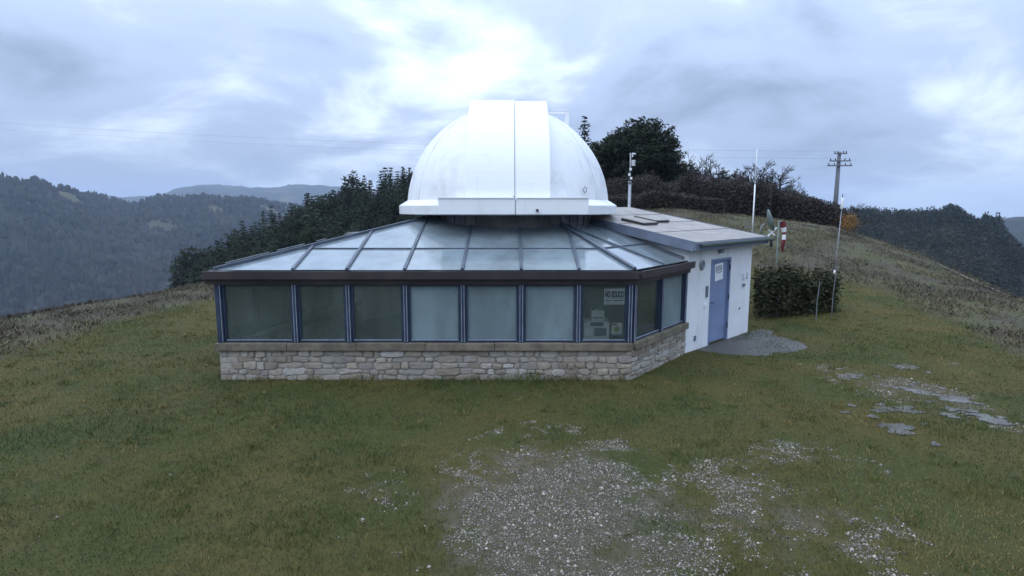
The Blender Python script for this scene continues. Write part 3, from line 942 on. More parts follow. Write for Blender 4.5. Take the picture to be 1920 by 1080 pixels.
# door
door = MB().prism([HP(DU0+0.055,0.055,0.03), HP(DU1-0.055,0.055,0.03), HP(DU1-0.055,0.055,DZT-0.055), HP(DU0+0.055,0.055,DZT-0.055)], 0.045).build('door', M['door'], hut)
fr = MB()
fr.bar(HP(DU0+0.026,0.05,0.0), HP(DU0+0.026,0.05,DZT-0.002), 0.05, 0.12, up=back_dir)
fr.bar(HP(DU1-0.026,0.05,0.0), HP(DU1-0.026,0.05,DZT-0.002), 0.05, 0.12, up=back_dir)
fr.bar(HP(DU0+0.052,0.051,DZT-0.027), HP(DU1-0.052,0.051,DZT-0.027), 0.118, 0.05)
fr.build('door_frame', M['door'], hut)
MB().tube([HP(DU0+0.12,0.05,1.0), HP(DU0+0.12,-0.01,1.0), HP(DU0+0.24,-0.01,1.0)], 0.011, 8).build('handle', M['dark_plastic'], door, True)
MB().prism([HP(DU0+0.09,0.052,0.92), HP(DU0+0.15,0.052,0.92), HP(DU0+0.15,0.052,1.10), HP(DU0+0.09,0.052,1.10)], 0.004).build('handle_plate', M['galv'], door)
for z in (0.3, 1.0, 1.72):
    MB().tube([HP(DU1-0.052,-0.012,z), HP(DU1-0.052,-0.012,z+0.13)], 0.014, 8).build('hinge', M['dark_plastic'], door)
# round vent, lamp, letter slot, sockets on the white wall
cv = Vector(HP(0.60, -0.001, 1.93))
vent = MB()
for rr, o in ((0.115, 0.0), (0.115, 0.02), (0.095, 0.03), (0.07, 0.018)):
    for k in range(24):
        t = 2*math.pi*k/24
        vent.v.append(tuple(cv + door_dir*(rr*math.cos(t)) + Vector((0,0,rr*math.sin(t))) - back_dir*o))
for i in range(3):
    for k in range(24):
        vent.f.append((i*24+k, i*24+(k+1)%24, (i+1)*24+(k+1)%24, (i+1)*24+k))
vent.f.append(tuple(range(72, 96)))
v_o = vent.build('round_vent', M['galv'], hut)
for k in range(4):
    MB().bar(tuple(cv + door_dir*-0.06 + Vector((0,0,-0.045+0.03*k)) - back_dir*0.024), tuple(cv + door_dir*0.06 + Vector((0,0,-0.045+0.03*k)) - back_dir*0.024), 0.006, 0.012).build('louvre', M['galv'], v_o)
MB().box(-0.05, 0.05, -0.03, 0.0, -0.03, 0.03)
def wallbox(u, z, su, sz, dep, mat_, name, bev=0.006):
    m_ = MB().prism([HP(u-su/2,-dep,z-sz/2), HP(u+su/2,-dep,z-sz/2), HP(u+su/2,-dep,z+sz/2), HP(u-su/2,-dep,z+sz/2)], dep + 0.002)
    return m_.build(name, M[mat_], hut, bevel=bev)
wallbox(1.42, 2.20, 0.16, 0.075, 0.09, 'galv', 'bulkhead_lamp', 0.02)
wallbox(0.86, 1.30, 0.075, 0.26, 0.035, 'fascia', 'key_box')
wallbox(0.82, 0.98, 0.12, 0.09, 0.02, 'white_plastic', 'doorbell')
wallbox(2.78, 1.52, 0.13, 0.15, 0.05, 'white_plastic', 'junction_box')
wallbox(2.76, 1.28, 0.09, 0.07, 0.05, 'galv', 'socket_cover')
MB().tube([HP(2.82, -0.02, 1.60), HP(2.92, -0.02, 1.58), HP(2.93, -0.02, 1.42)], 0.010, 6).build('cable', M['dark_plastic'], hut)
wallbox(0.40, 0.28, 0.06, 0.12, 0.03, 'fascia', 'outlet_cover')
wallbox(2.62, 0.70, 0.05, 0.05, 0.02, 'galv', 'outlet_cover')

# notice on the door
def wall_paper(name, label, u, w, z, su, sz, rot):
    t = thing(name, label, 'sign', HP(u, w, z - sz/2))
    c, s = math.cos(rot), math.sin(rot)
    def Q(a_, b_, o):
        return HP(u + a_*c - b_*s, w - o, z + a_*s + b_*c)
    MB().prism([Q(-su/2,-sz/2,0.004), Q(su/2,-sz/2,0.004), Q(su/2,sz/2,0.004), Q(-su/2,sz/2,0.004)], 0.003).build('sheet', M['paper'], t)
    return t, Q
t_, Q = wall_paper('door_notice', 'white paper notice with dark printed block taped to the blue door', (DU0+DU1)/2 + 0.02, 0.055, 1.70, 0.40, 0.40, R(4))
MB().prism([Q(-0.15,0.02,0.006), Q(0.15,0.02,0.006), Q(0.15,0.145,0.006), Q(-0.15,0.145,0.006)], 0.0015).build('printed_block', M['grey_ink'], t_)
for k in range(3):
    MB().prism([Q(-0.13,0.035+0.038*k,0.008), Q(0.13,0.035+0.038*k,0.008), Q(0.13,0.050+0.038*k,0.008), Q(-0.13,0.050+0.038*k,0.008)], 0.0015).build('print_line', M['paper'], t_)
MB().prism([Q(-0.15,-0.02,0.006), Q(0.15,-0.02,0.006), Q(0.15,-0.005,0.006), Q(-0.15,-0.005,0.006)], 0.0015).build('print_line', M['ink'], t_)

# ------------------------------------------------------------------ notices and displays behind the last window
def text_mesh(s, size, name):
    cu = bpy.data.curves.new(name, 'FONT')
    cu.body = s; cu.size = size; cu.align_x = 'CENTER'; cu.align_y = 'CENTER'; cu.extrude = 0.0008; cu.offset = 0.006
    o = bpy.data.objects.new(name, cu)
    col.objects.link(o)
    dg = bpy.context.evaluated_depsgraph_get()
    me = bpy.data.meshes.new_from_object(o.evaluated_get(dg))
    bpy.data.objects.remove(o); bpy.data.curves.remove(cu)
    return me
yP = FY + 0.070 - 0.0
def front_sheet(name, label, cat, x0, x1, z0, z1, y, mat_='paper', rot=0.0):
    t = thing(name, label, cat, ((x0+x1)/2, y, z0))
    MB().prism([(x0,y,z0),(x1,y,z0),(x1,y,z1),(x0,y,z1)], 0.003).build('sheet', M[mat_], t)
    return t
yS = FY + 0.082
po = front_sheet('protest_poster', 'white NO EOLICO poster stuck inside the glasshouse window pane', 'poster', 1.71, 2.10, 1.42, 1.72, yS)
me = text_mesh('NO EOLICO', 0.085, 'lettering'); me.materials.append(M['ink'])
w_ = max(v.co.x for v in me.vertices) - min(v.co.x for v in me.vertices)
for v in me.vertices:
    v.co.x *= 0.355 / w_
    v.co.y *= 1.65
    v.co = Vector((1.905 + v.co.x, yS - 0.003 - v.co.z, 1.605 + v.co.y))
link('lettering', me, po)
def strip(t, x0, x1, z0, z1, y, mat_='ink', name='print_line'):
    MB().prism([(x0,y,z0),(x1,y,z0),(x1,y,z1),(x0,y,z1)], 0.001).build(name, M[mat_], t)
strip(po, 1.73, 2.07, 1.672, 1.680, yS - 0.002, 'grey_ink'); strip(po, 1.73, 1.80, 1.690, 1.700, yS - 0.002, 'grey_ink')
for x0, x1 in ((1.75, 1.80), (1.82, 1.88), (1.89, 1.95), (1.97, 2.05)):
    strip(po, x0, x1, 1.536, 1.546, yS - 0.002, 'grey_ink')
for x0, x1 in ((1.74, 1.82), (1.84, 1.87), (1.89, 2.07)):
    strip(po, x0, x1, 1.487, 1.508, yS - 0.002, 'ink')
strip(po, 1.76, 2.06, 1.445, 1.452, yS - 0.002, 'ink')
# white cabinet with dark display, small unit on top, leaflet
cb = thing('display_cabinet', 'pale cabinet with dark display strip and screen behind the lower window pane', 'cabinet', (1.58, FY + 0.2, 0.12))
MB().box(1.345, 1.83, FY + 0.13, FY + 0.45, 0.12, 1.10).build('casing', M['beige'], cb, bevel=0.008)
MB().box(1.47, 1.72, FY + 0.118, FY + 0.132, 1.00, 1.075).build('display_strip', M['screen'], cb)
scn = MB().box(1.55, 1.78, FY + 0.116, FY + 0.132, 0.815, 0.965).build('screen_bezel', M['dark_plastic'], cb)
MB().box(1.565, 1.765, FY + 0.110, FY + 0.117, 0.845, 0.955).build('screen', M['screen'], scn)
strip(cb, 1.38, 1.50, 0.82, 0.95, FY + 0.1285, 'paper', 'leaflet')
for x in (1.375, 1.80):
    MB().box(x - 0.012, x + 0.012, FY + 0.120, FY + 0.132, 1.063, 1.087).build('corner_screw', M['dark_plastic'], cb)
un = thing('measuring_unit', 'small pale instrument box standing on the display cabinet behind glass', 'instrument', (1.6, FY + 0.25, 1.10))
MB().box(1.49, 1.74, FY + 0.16, FY + 0.40, 1.102, 1.29).build('casing', M['beige'], un, bevel=0.01)
MB().box(1.52, 1.71, FY + 0.148, FY + 0.162, 1.145, 1.165).build('slot', M['screen'], un)
MB().tube([(1.54, FY + 0.2, 1.29), (1.54, FY + 0.2, 1.33)], 0.016, 8).build('knob', M['dark_plastic'], un)
lf = front_sheet('leaflet', 'pale leaflet with yellow green mark beside the display cabinet', 'poster', 1.875, 2.075, 0.84, 1.06, FY + 0.14, 'beige')
strip(lf, 1.89, 1.98, 1.02, 1.045, FY + 0.138, 'ink')
cm = MB()
pts = [(1.975 + 0.045*math.cos(t)*(1 + 0.25*math.sin(3*t)), 0.935 + 0.055*math.sin(t)) for t in np.linspace(0, 6.28, 15)[:-1]]
cm.prism([(x, FY + 0.138, z) for x, z in pts], 0.001); cm.build('round_mark', M['green_mark'], lf)

# ------------------------------------------------------------------ paving by the door, puddles
pv = MB()
pp = [HP(0.45,-0.02,0), HP(3.3,-0.02,0), HP(3.7,-0.1,0), HP(3.8,-0.4,0), HP(3.2,-0.65,0), HP(3.05,-1.25,0), HP(2.6,-1.7,0), HP(2.0,-1.75,0), HP(1.4,-1.35,0), HP(0.9,-1.2,0), HP(0.5,-0.7,0)]
prnd = random.Random(4)
edge = []
for i in range(len(pp)):
    a_, b_ = pp[i], pp[(i+1) % len(pp)]
    nseg = 1 if i == 0 else 5
    for k in range(nseg):
        t = k / nseg
        j_ = 0.0 if i == 0 or (i == 1 and k == 0) else 0.05
        edge.append((a_[0]+(b_[0]-a_[0])*t + prnd.gauss(0, j_), a_[1]+(b_[1]-a_[1])*t + prnd.gauss(0, j_), 0.009))
pad = MB().prism(edge[::-1], 0.10).build('door_apron', M['concrete'], None)
tag(pad, kind='structure')
def water_mat():
    t = NT('puddle_water')
    n = t.bump(t.noise(9, 4), 0.15, 0.01)
    t.pbr(t.mix(t.mapr(t.noise(3, 5), 0.35, 0.7), (0.070, 0.067, 0.060), (0.145, 0.138, 0.125)), 0.45, n, 0, 0.12)
    return t.m
M['water'] = water_mat()
PUD = [0]
def puddle(cx_, cy_, rx, ry, rot, seed):
    PUD[0] += 1
    r_ = random.Random(seed)
    ph = [r_.uniform(0, 6.28) for _ in range(5)]
    pts = []
    for k in range(56):
        t = 2 * math.pi * k / 56
        q = 1 + 0.22*math.sin(2*t+ph[0]) + 0.2*math.sin(3*t+ph[1]) + 0.14*math.sin(5*t+ph[2]) + 0.10*math.sin(9*t+ph[3]) + 0.07*math.sin(14*t+ph[4])
        x, y = rx*q*math.cos(t), ry*q*math.sin(t)
        pts.append((cx_ + x*math.cos(rot) - y*math.sin(rot), cy_ + x*math.sin(rot) + y*math.cos(rot), 0.005 + 0.00025 * PUD[0]))
    o = MB().prism(pts, 0.02).build('puddle', M['water'])
    return tag(o, kind='structure')
pr2 = random.Random(12)
for i, (cx_, cy_, rx, ry, rot, n_) in enumerate(((8.0, 11.4, 0.55, 0.30, -0.2, 9), (6.5, 10.75, 0.40, 0.25, -0.2, 6), (7.15, 9.8, 0.60, 0.34, -0.7, 13), (7.45, 9.35, 0.34, 0.2, -0.5, 6), (5.95, 8.85, 0.30, 0.34, 0.5, 8), (5.65, 8.05, 0.18, 0.40, 0.35, 8), (7.3, 8.45, 0.45, 0.28, -0.5, 10))):
    for k in range(n_):
        f_ = pr2.uniform(0.55, 0.75) if k == 0 else pr2.uniform(0.14, 0.42)
        u_, v_ = (0, 0) if k == 0 else (pr2.gauss(0, rx*0.8), pr2.gauss(0, ry*0.9))
        c_, s_ = math.cos(rot), math.sin(rot)
        puddle(cx_ + u_*c_ - v_*s_, cy_ + u_*s_ + v_*c_, 0.30*f_, 0.24*f_, rot + pr2.uniform(-.5, .5), 20*i + k)
# ------------------------------------------------------------------ grass, pebbles, heath
def inside_building(x, y):
    # rough footprint test: plan polygon
    poly = [(Lc.x-0.02, Lc.y-0.05), (Rc.x, Rc.y-0.05), (Nc.x, Nc.y-0.05), (Fc.x+0.05, Fc.y), (HP(W_hut, D_hut, 0)[0], HP(W_hut, D_hut, 0)[1]), (B1.x, B1.y), (L2.x, L2.y)]
    ins = np.zeros(len(x), bool)
    j = len(poly) - 1
    for i in range(len(poly)):
        xi, yi = poly[i]; xj, yj = poly[j]
        c = ((yi > y) != (yj > y)) & (x < (xj - xi) * (y - yi) / (yj - yi + 1e-12) + xi)
        ins ^= c
        j = i
    return ins
def in_poly(x, y, poly):
    ins = np.zeros(len(x), bool); j = len(poly) - 1
    for i in range(len(poly)):
        xi, yi = poly[i][:2]; xj, yj = poly[j][:2]
        ins ^= ((yi > y) != (yj > y)) & (x < (xj - xi) * (y - yi) / (yj - yi + 1e-12) + xi)
        j = i
    return ins
def blade_mat(name, cols, rough=0.65):
    t = NT(name)
    a = t.attr('tint')
    rp = t.n('ShaderNodeValToRGB')
    el = rp.color_ramp.elements
    for k, (p, c) in enumerate(cols):
        q = el[k] if k < 2 else el.new(p)
        q.position = p; q.color = c + (1,)
    t.l(a, rp.inputs[0])
    t.pbr(rp.outputs[0], rough, None, 0, 0.25)
    return t.m
M['grass'] = blade_mat('grass_blades', [(0.0, (0.042, 0.068, 0.018)), (1.0, (0.205, 0.160, 0.062)), (0.45, (0.092, 0.096, 0.022)), (0.75, (0.136, 0.110, 0.030))])
M['heath'] = blade_mat('dry_heath', [(0.0, (0.048, 0.039, 0.027)), (1.0, (0.175, 0.145, 0.085)), (0.45, (0.086, 0.068, 0.042)), (0.75, (0.094, 0.096, 0.032))])
def blades(name, x, y, hgt, wid, tint, mat_, lean=0.6):
    n = len(x)
    z = ground(x, y)
    a = rng.uniform(0, 2*np.pi, n); b = rng.uniform(0, 2*np.pi, n)
    l = rng.uniform(0.15, lean, n) * hgt
    base = np.stack([x, y, z - 0.004], 1)
    s = np.stack([np.cos(a), np.sin(a), np.zeros(n)], 1) * (wid / 2)[:, None]
    tip = base + np.stack([np.cos(b)*l, np.sin(b)*l, hgt], 1)
    midp = base + np.stack([np.cos(b)*l*0.4, np.sin(b)*l*0.4, hgt*0.55], 1)
    v = np.concatenate([base, midp + s, midp - s, tip], 0)
    i = np.arange(n)
    tri = np.concatenate([np.stack([i, i+n, i+2*n], 1), np.stack([i+2*n, i+n, i+3*n], 1)], 0)
    me = np_mesh(name, v, tri, mat_)
    attr(me, 'tint', np.tile(tint, 4))
    return link(name, me)
def polar_pts(n, r0, r1, a0=-50, a1=50, power=1.0):
    u = rng.random(n)
    r = r0 * (r1 / r0) ** u if power == 0 else (r0**power + (r1**power - r0**power) * u) ** (1/power)
    a = np.radians(rng.uniform(a0, a1, n))
    return r * np.sin(a), r * np.cos(a)
x, y = polar_pts(430000, 3.4, 27.5, -54, 50, 0.7)
keep = ~inside_building(x, y) & (rng.random(len(x)) < lawn_mask(x, y)) & (~in_poly(x, y, pp) | (rng.random(len(x)) < ss(0.46, 0.62, fbm(x*1.8, y*1.8, 83, 3)) * 0.9))
gm = gravel_mask(x, y)
patch = fbm(x*2.4, y*2.4, 91, 4)
keep &= rng.random(len(x)) > np.clip((gm + (patch - 0.5) * 3.0) * 1.2, 0, 0.9) * (gm > 0.02)
x, y = x[keep], y[keep]
r = np.hypot(x, y)
tn = np.clip(0.42 + (fbm(x*0.45, y*0.45, 41, 5) - 0.5) * 2.6 + rng.normal(0, 0.17, len(x)), 0, 1)
tn += 0.10 * ss(12, 19, r) + 0.22 * (fbm(x*2.1, y*2.1, 44, 3) - 0.5)
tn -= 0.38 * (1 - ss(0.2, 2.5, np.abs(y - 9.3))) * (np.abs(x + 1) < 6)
near_wall = (1 - ss(0.1, 0.8, FY - y)) * (y < FY) * (x > -5.8) * (x < 2.6)
hg = rng.uniform(0.018, 0.05, len(x)) * (0.75 + 0.75 * ss(0.40, 0.72, fbm(x*1.3, y*1.3, 51, 4))) * (1 + 3.6 * near_wall * ss(0.35, 0.75, fbm(x*3, y*3, 58, 2))) * (0.8 + 0.02 * r)
# taller tufts and straw stalks standing in the turf
cx2, cy2 = polar_pts(1500, 4.2, 24, -52, 48, 1.1)
kk = ~inside_building(cx2, cy2) & (lawn_mask(cx2, cy2) > 0.6) & (gravel_mask(cx2, cy2) < 0.35) & ~in_poly(cx2, cy2, pp)
cx2, cy2 = cx2[kk], cy2[kk]
m2 = 34
tx = (cx2[:,None] + rng.normal(0, 1, (len(cx2), m2)) * rng.uniform(0.03, 0.10, len(cx2))[:,None]).ravel()
ty = (cy2[:,None] + rng.normal(0, 1, (len(cx2), m2)) * rng.uniform(0.03, 0.10, len(cx2))[:,None]).ravel()
tz = (rng.uniform(0.03, 0.085, len(cx2))[:,None] * rng.uniform(0.5, 1.2, (len(cx2), m2))).ravel()
tt = np.clip(np.repeat(rng.choice([0.1, 0.3, 0.55, 0.95], len(cx2)), m2) + rng.normal(0, 0.12, len(tx)), 0, 1)
x = np.concatenate([x, tx]); y = np.concatenate([y, ty]); hg = np.concatenate([hg, tz]); tn = np.concatenate([tn, tt]); r = np.hypot(x, y)
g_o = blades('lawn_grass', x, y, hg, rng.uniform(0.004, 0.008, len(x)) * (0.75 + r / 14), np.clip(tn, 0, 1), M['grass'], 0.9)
tag(g_o, 'short olive winter grass covering the hilltop lawn', 'grass', kind='stuff')
# rank tufts along the plinth
# heath slope
x, y = polar_pts(300000, 13, 52, -56, 52, 1.2)
r = np.hypot(x, y); az = np.degrees(np.arctan2(x, y))
keep = (rng.random(len(x)) < (1 - lawn_mask(x, y))) & (r < prof(AZ_RC, az) + 7) & ~inside_building(x, y)
pn = fbm(x / 1.3, y / 1.3, 61, 4)
keep &= rng.random(len(x)) < (0.12 + 0.88 * ss(0.36, 0.6, pn))
x, y, pn = x[keep], y[keep], pn[keep]
tn = np.clip(0.15 + (fbm(x / 2.6, y / 2.6, 66, 4) - 0.36) * 1.9 + rng.normal(0, 0.16, len(x)), 0, 1)
h_o = blades('heath_tufts', x, y, rng.uniform(0.04, 0.17, len(x)) * (0.45 + 1.1 * pn), rng.uniform(0.014, 0.04, len(x)), tn, M['heath'], 1.8)
tag(h_o, 'brown dry tufts covering the slope round the lawn', 'dry grass', kind='stuff')
# pebbles
def pebbles():
    n = 330000
    x = np.concatenate([rng.uniform(-3.2, 5.2, n), rng.uniform(4.5, 9.0, n // 3), rng.uniform(-8, 9, 5000)])
    y = np.concatenate([rng.uniform(3.4, 9.0, n), rng.uniform(6.6, 12.2, n // 3), rng.uniform(4, 15, 5000)])
    g = gravel_mask(x, y)
    pt = 0.6 * fbm(x*2.4, y*2.4, 91, 4) + 0.4 * fbm(x*6.5, y*9.0, 97, 3)
    pr_ = np.clip((g + (pt - 0.5) * 5.0 - 0.25) * 1.6, 0, 1) * (g > 0.01) * 0.8
    pr_[-5000:] = np.maximum(pr_[-5000:], 0.16)
    k = (rng.random(len(x)) < pr_) & ~inside_building(x, y)
    x, y = x[k], y[k]
    n = len(x)
    sz = np.clip(rng.lognormal(math.log(0.0052), 0.55, n), 0.0025, 0.030)
    oc = np.array([(1,0,0),(0.2,0.9,0),(-0.9,0.3,0),(-0.3,-0.95,0),(0,0,0.75),(0.1,0,-0.6)])
    fc = np.array([(0,1,4),(1,2,4),(2,3,4),(3,0,4),(1,0,5),(2,1,5),(3,2,5),(0,3,5)])
    a = rng.uniform(0, 6.28, n); ca, sa = np.cos(a), np.sin(a)
    jit = rng.uniform(0.7, 1.3, (n, 6, 3))
    p = oc[None] * jit
    px = p[:,:,0]*ca[:,None] - p[:,:,1]*sa[:,None]*0.8; py = p[:,:,0]*sa[:,None] + p[:,:,1]*ca[:,None]*0.8
    v = np.stack([px, py, p[:,:,2]], -1) * sz[:,None,None]
    v[:,:,0] += x[:,None]; v[:,:,1] += y[:,None]; v[:,:,2] += (ground(x, y) + 0.004)[:,None]
    f = (fc[None] + (np.arange(n) * 6)[:,None,None]).reshape(-1, 3)
    me = np_mesh('gravel', v.reshape(-1, 3), f, None)
    attr(me, 'tint', np.repeat(rng.random(n), 6))
    me.materials.append(blade_mat('pale_gravel', [(0.0, (0.075, 0.064, 0.050)), (1.0, (0.46, 0.42, 0.36)), (0.4, (0.155, 0.135, 0.112)), (0.75, (0.29, 0.26, 0.222))], 0.6))
    return tag(link('gravel', me), 'pale gravel scattered over worn muddy ground in the foreground', 'gravel', kind='stuff')
pebbles()

# ------------------------------------------------------------------ vegetation
def foliage_mat(name, c0, c1, c2):
    t = NT(name)
    a = t.attr('tint')
    rp = t.n('ShaderNodeValToRGB')
    el = rp.color_ramp.elements
    el[0].position = 0; el[0].color = c0 + (1,)
    el[1].position = 1; el[1].color = c2 + (1,)
    q = el.new(0.5); q.color = c1 + (1,)
    t.l(a, rp.inputs[0])
    hs = t.n('ShaderNodeHueSaturation')
    t.l(rp.outputs[0], hs.inputs['Color'])
    t.l(t.mapr(t.rnd(), 0, 1, 0.65, 1.5), hs.inputs['Value'])
    t.pbr(hs.outputs[0], 0.75, None, 0, 0.2)
    return t.m
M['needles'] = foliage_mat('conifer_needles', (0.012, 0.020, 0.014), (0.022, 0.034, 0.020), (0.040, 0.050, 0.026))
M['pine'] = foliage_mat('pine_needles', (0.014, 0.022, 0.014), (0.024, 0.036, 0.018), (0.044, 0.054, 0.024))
M['twig'] = foliage_mat('bare_twigs', (0.040, 0.034, 0.032), (0.060, 0.050, 0.046), (0.085, 0.070, 0.062))
M['thicket'] = foliage_mat('brown_thicket', (0.022, 0.020, 0.018), (0.036, 0.031, 0.027), (0.058, 0.048, 0.038))
M['hedge'] = foliage_mat('hedge_leaves', (0.030, 0.040, 0.019), (0.064, 0.070, 0.030), (0.135, 0.12, 0.055))
M['orange'] = foliage_mat('orange_leaves', (0.12, 0.06, 0.015), (0.24, 0.12, 0.025), (0.34, 0.19, 0.05))
M['far_needles'] = foliage_mat('far_forest', (0.010, 0.016, 0.014), (0.016, 0.024, 0.018), (0.044, 0.042, 0.028))
M['bark'] = plain('dark_bark', (0.040, 0.034, 0.030), 0.95, 0.4, 6.0)

def tri_cloud(c, size, nrm_up=0.4, r=None):
    """one leaf-like triangle per centre"""
    r = r or rng
    n = len(c)
    d1 = r.normal(0, 1, (n, 3)); d1[:,2] *= 0.6
    d1 /= np.linalg.norm(d1, axis=1)[:,None]
    d2 = r.normal(0, 1, (n, 3)); d2 -= (d2*d1).sum(1)[:,None]*d1
    d2 /= np.linalg.norm(d2, axis=1)[:,None]
    s = size[:,None]
    v = np.stack([c - d1*s*0.5 - d2*s*0.22, c - d1*s*0.4 + d2*s*0.26, c + d1*s*0.6], 1).reshape(-1, 3)
    return v, np.arange(3*n).reshape(-1, 3)
def crown_mesh(name, c, size, mat_, tint):
    v, f = tri_cloud(c, size)
    me = np_mesh(name, v, f, mat_)
    attr(me, 'tint', np.repeat(np.clip(tint, 0, 1), 3))
    return me
def spruce(seed, h=12.0, w=2.3):
    r = np.random.default_rng(seed)
    pts, siz, tin = [], [], []
    levels = int(h / 0.42)
    for k in range(levels):
        t = k / (levels - 1)
        z = h * (0.08 + 0.92 * t)
        L = w * (1 - t) ** 0.85 * r.uniform(0.78, 1.12) + 0.10
        nb = max(4, int(9 * (1 - t) + 4))
        a0 = r.uniform(0, 6.28)
        for b in range(nb):
            a = a0 + 6.28 * b / nb + r.normal(0, 0.2)
            LL = L * r.uniform(0.65, 1.15)
            m = max(4, int(LL * 9.0))
            for q in range(m):
                s = (q + r.random()) / m
                rad = LL * s
                zz_ = z - 0.30 * rad + 0.10 * rad * s + r.normal(0, 0.07)
                pts.append((rad*math.cos(a) + r.normal(0, 0.10), rad*math.sin(a) + r.normal(0, 0.10), zz_))
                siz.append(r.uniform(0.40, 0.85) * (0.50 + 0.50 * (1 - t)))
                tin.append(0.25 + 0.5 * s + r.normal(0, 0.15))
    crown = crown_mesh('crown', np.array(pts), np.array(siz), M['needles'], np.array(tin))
    trunk = MB().tube([(0,0,-0.6),(0,0,h*0.5),(0,0,h*0.97)], [0.17, 0.10, 0.02], 7).mesh('trunk', M['bark'], True)
    return trunk, crown
def lobed(seed, h, lobes, leaf=0.34, density=1.0, mat_='pine', trunk_r=0.2, splits=5):
    """broad crown: leaf clumps on the shell and inside of several lobes carried by limbs"""
    r = np.random.default_rng(seed)
    C, S, T = [], [], []
    tb = MB()
    tb.tube([(0,0,-0.6),(r.normal(0,.1),r.normal(0,.1),h*0.3),(r.normal(0,.15),r.normal(0,.15),h*0.62)], [trunk_r, trunk_r*0.75, trunk_r*0.4], 8)
    for (lx, ly, lz, lr, lh) in lobes:
        tb.tube([(0,0,max(0.3, lz*0.55)), (lx*0.5, ly*0.5, lz*0.85), (lx, ly, lz)], [trunk_r*0.45, trunk_r*0.3, trunk_r*0.12], 5)
        nc = int(20 * lr * lr * density)
        for _ in range(max(6, nc)):
            u = r.normal(0, 1, 3); u /= np.linalg.norm(u)
            q = r.uniform(0.4, 1.25)
            c = np.array([lx + u[0]*lr*q, ly + u[1]*lr*q, lz + u[2]*lh*q])
            cs = r.uniform(0.25, 0.55)
            k = int(22 * density ** 0.5)
            pts = c + r.normal(0, 1, (k, 3)) * cs * np.array([0.55, 0.55, 0.35])
            C.append(pts); S.append(r.uniform(leaf*0.6, leaf*1.25, k))
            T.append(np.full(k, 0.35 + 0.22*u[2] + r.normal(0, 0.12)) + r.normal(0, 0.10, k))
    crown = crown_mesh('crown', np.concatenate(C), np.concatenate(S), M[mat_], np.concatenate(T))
    return tb.mesh('trunk', M['bark'], True), crown
def bare(seed, h=6.0, spread=0.55, depth=5):
    r = random.Random(seed)
    tb, tw = MB(), MB()
    def grow(p, d, L, rad, lev):
        q = p + d * L
        mid_ = p + d * (L*0.5) + Vector((r.gauss(0,1), r.gauss(0,1), r.gauss(0,1))) * L * 0.06
        (tb if lev < 2 else tw).tube([p, mid_, q], [rad, rad*0.85, rad*0.65], 5 if lev < 2 else 3, cap=False)
        if lev >= depth:
            return
        for k in range(r.choice((2, 3, 3)) + (1 if lev == 0 else 0)):
            nd = (d + Vector((r.gauss(0, spread), r.gauss(0, spread), r.gauss(0.12, spread*0.6)))).normalized()
            grow(p + d * (L * r.uniform(0.55, 1.0)), nd, L * r.uniform(0.6, 0.82), max(rad * 0.62, 0.016), lev + 1)
    grow(Vector((0,0,-0.4)), Vector((0,0,1)), h*0.30, h*0.02, 0)
    tm = tb.mesh('trunk', M['bark'], True)
    cm_ = tw.mesh('crown', M['twig'], True)
    attr(cm_, 'tint', np.random.default_rng(seed).random(len(cm_.vertices)))
    return tm, cm_
def plant(proto, name, label, cat, x, y, scale, group, rz=None, z=None, sz=1.0):
    zg = float(ground(x, y)) if z is None else z
    t = thing(name, label, cat, (x, y, zg), group, random.uniform(0, 6.28) if rz is None else rz)
    t.scale = (scale, scale, scale * sz)
    for nm, me in (('trunk', proto[0]), ('crown', proto[1])):
        o = bpy.data.objects.new(nm, me)
        col.objects.link(o); o.parent = t
    return t
def polar(px, r):
    """a compass bearing (degrees right of the lane to the dome) and a distance in metres"""
    return r * math.sin(R(px)), r * math.cos(R(px))

spr = [spruce(1, 12, 3.0), spruce(2, 12, 2.6), spruce(3, 12, 3.3), spruce(4, 12, 2.8), spruce(5, 12, 2.0), spruce(6, 10, 3.4)]
# conifers on the slope to the left, thinning downhill
GL = 'conifers on the slope left of the dome'
rr = random.Random(3)
cnt = 0
# crest heights of the tree tops by bearing
def top_elev(b):
    return float(np.interp(b, [-30.5, -29, -27, -25, -22, -19, -16, -13, -10, -6], [-4.2, -3.4, -2.6, -1.3, 0.1, 1.6, 2.7, 3.6, 4.3, 4.6]))
def cone_tree(b, dist, jit):
    global cnt
    x, y = polar(b, dist)
    zg = float(ground(x, y))
    top = EYE + dist * math.tan(R(top_elev(b))) + jit
    h = top - zg
    if h < 3.2:
        return
    h = min(h, 17)
    i = rr.randrange(6)
    hs = 12 if i != 5 else 10
    s = h / hs
    fat = rr.uniform(1.1, 1.6)
    pr = spr[i]
    if rr.random() < 0.22:
        j = rr.randrange(3); pr = pine_l[j]; s = h / (9.5, 9.2, 8.2)[j]; fat = rr.uniform(0.7, 1.0)
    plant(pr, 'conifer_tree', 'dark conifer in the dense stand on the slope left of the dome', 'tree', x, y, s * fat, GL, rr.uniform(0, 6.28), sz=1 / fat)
    cnt += 1
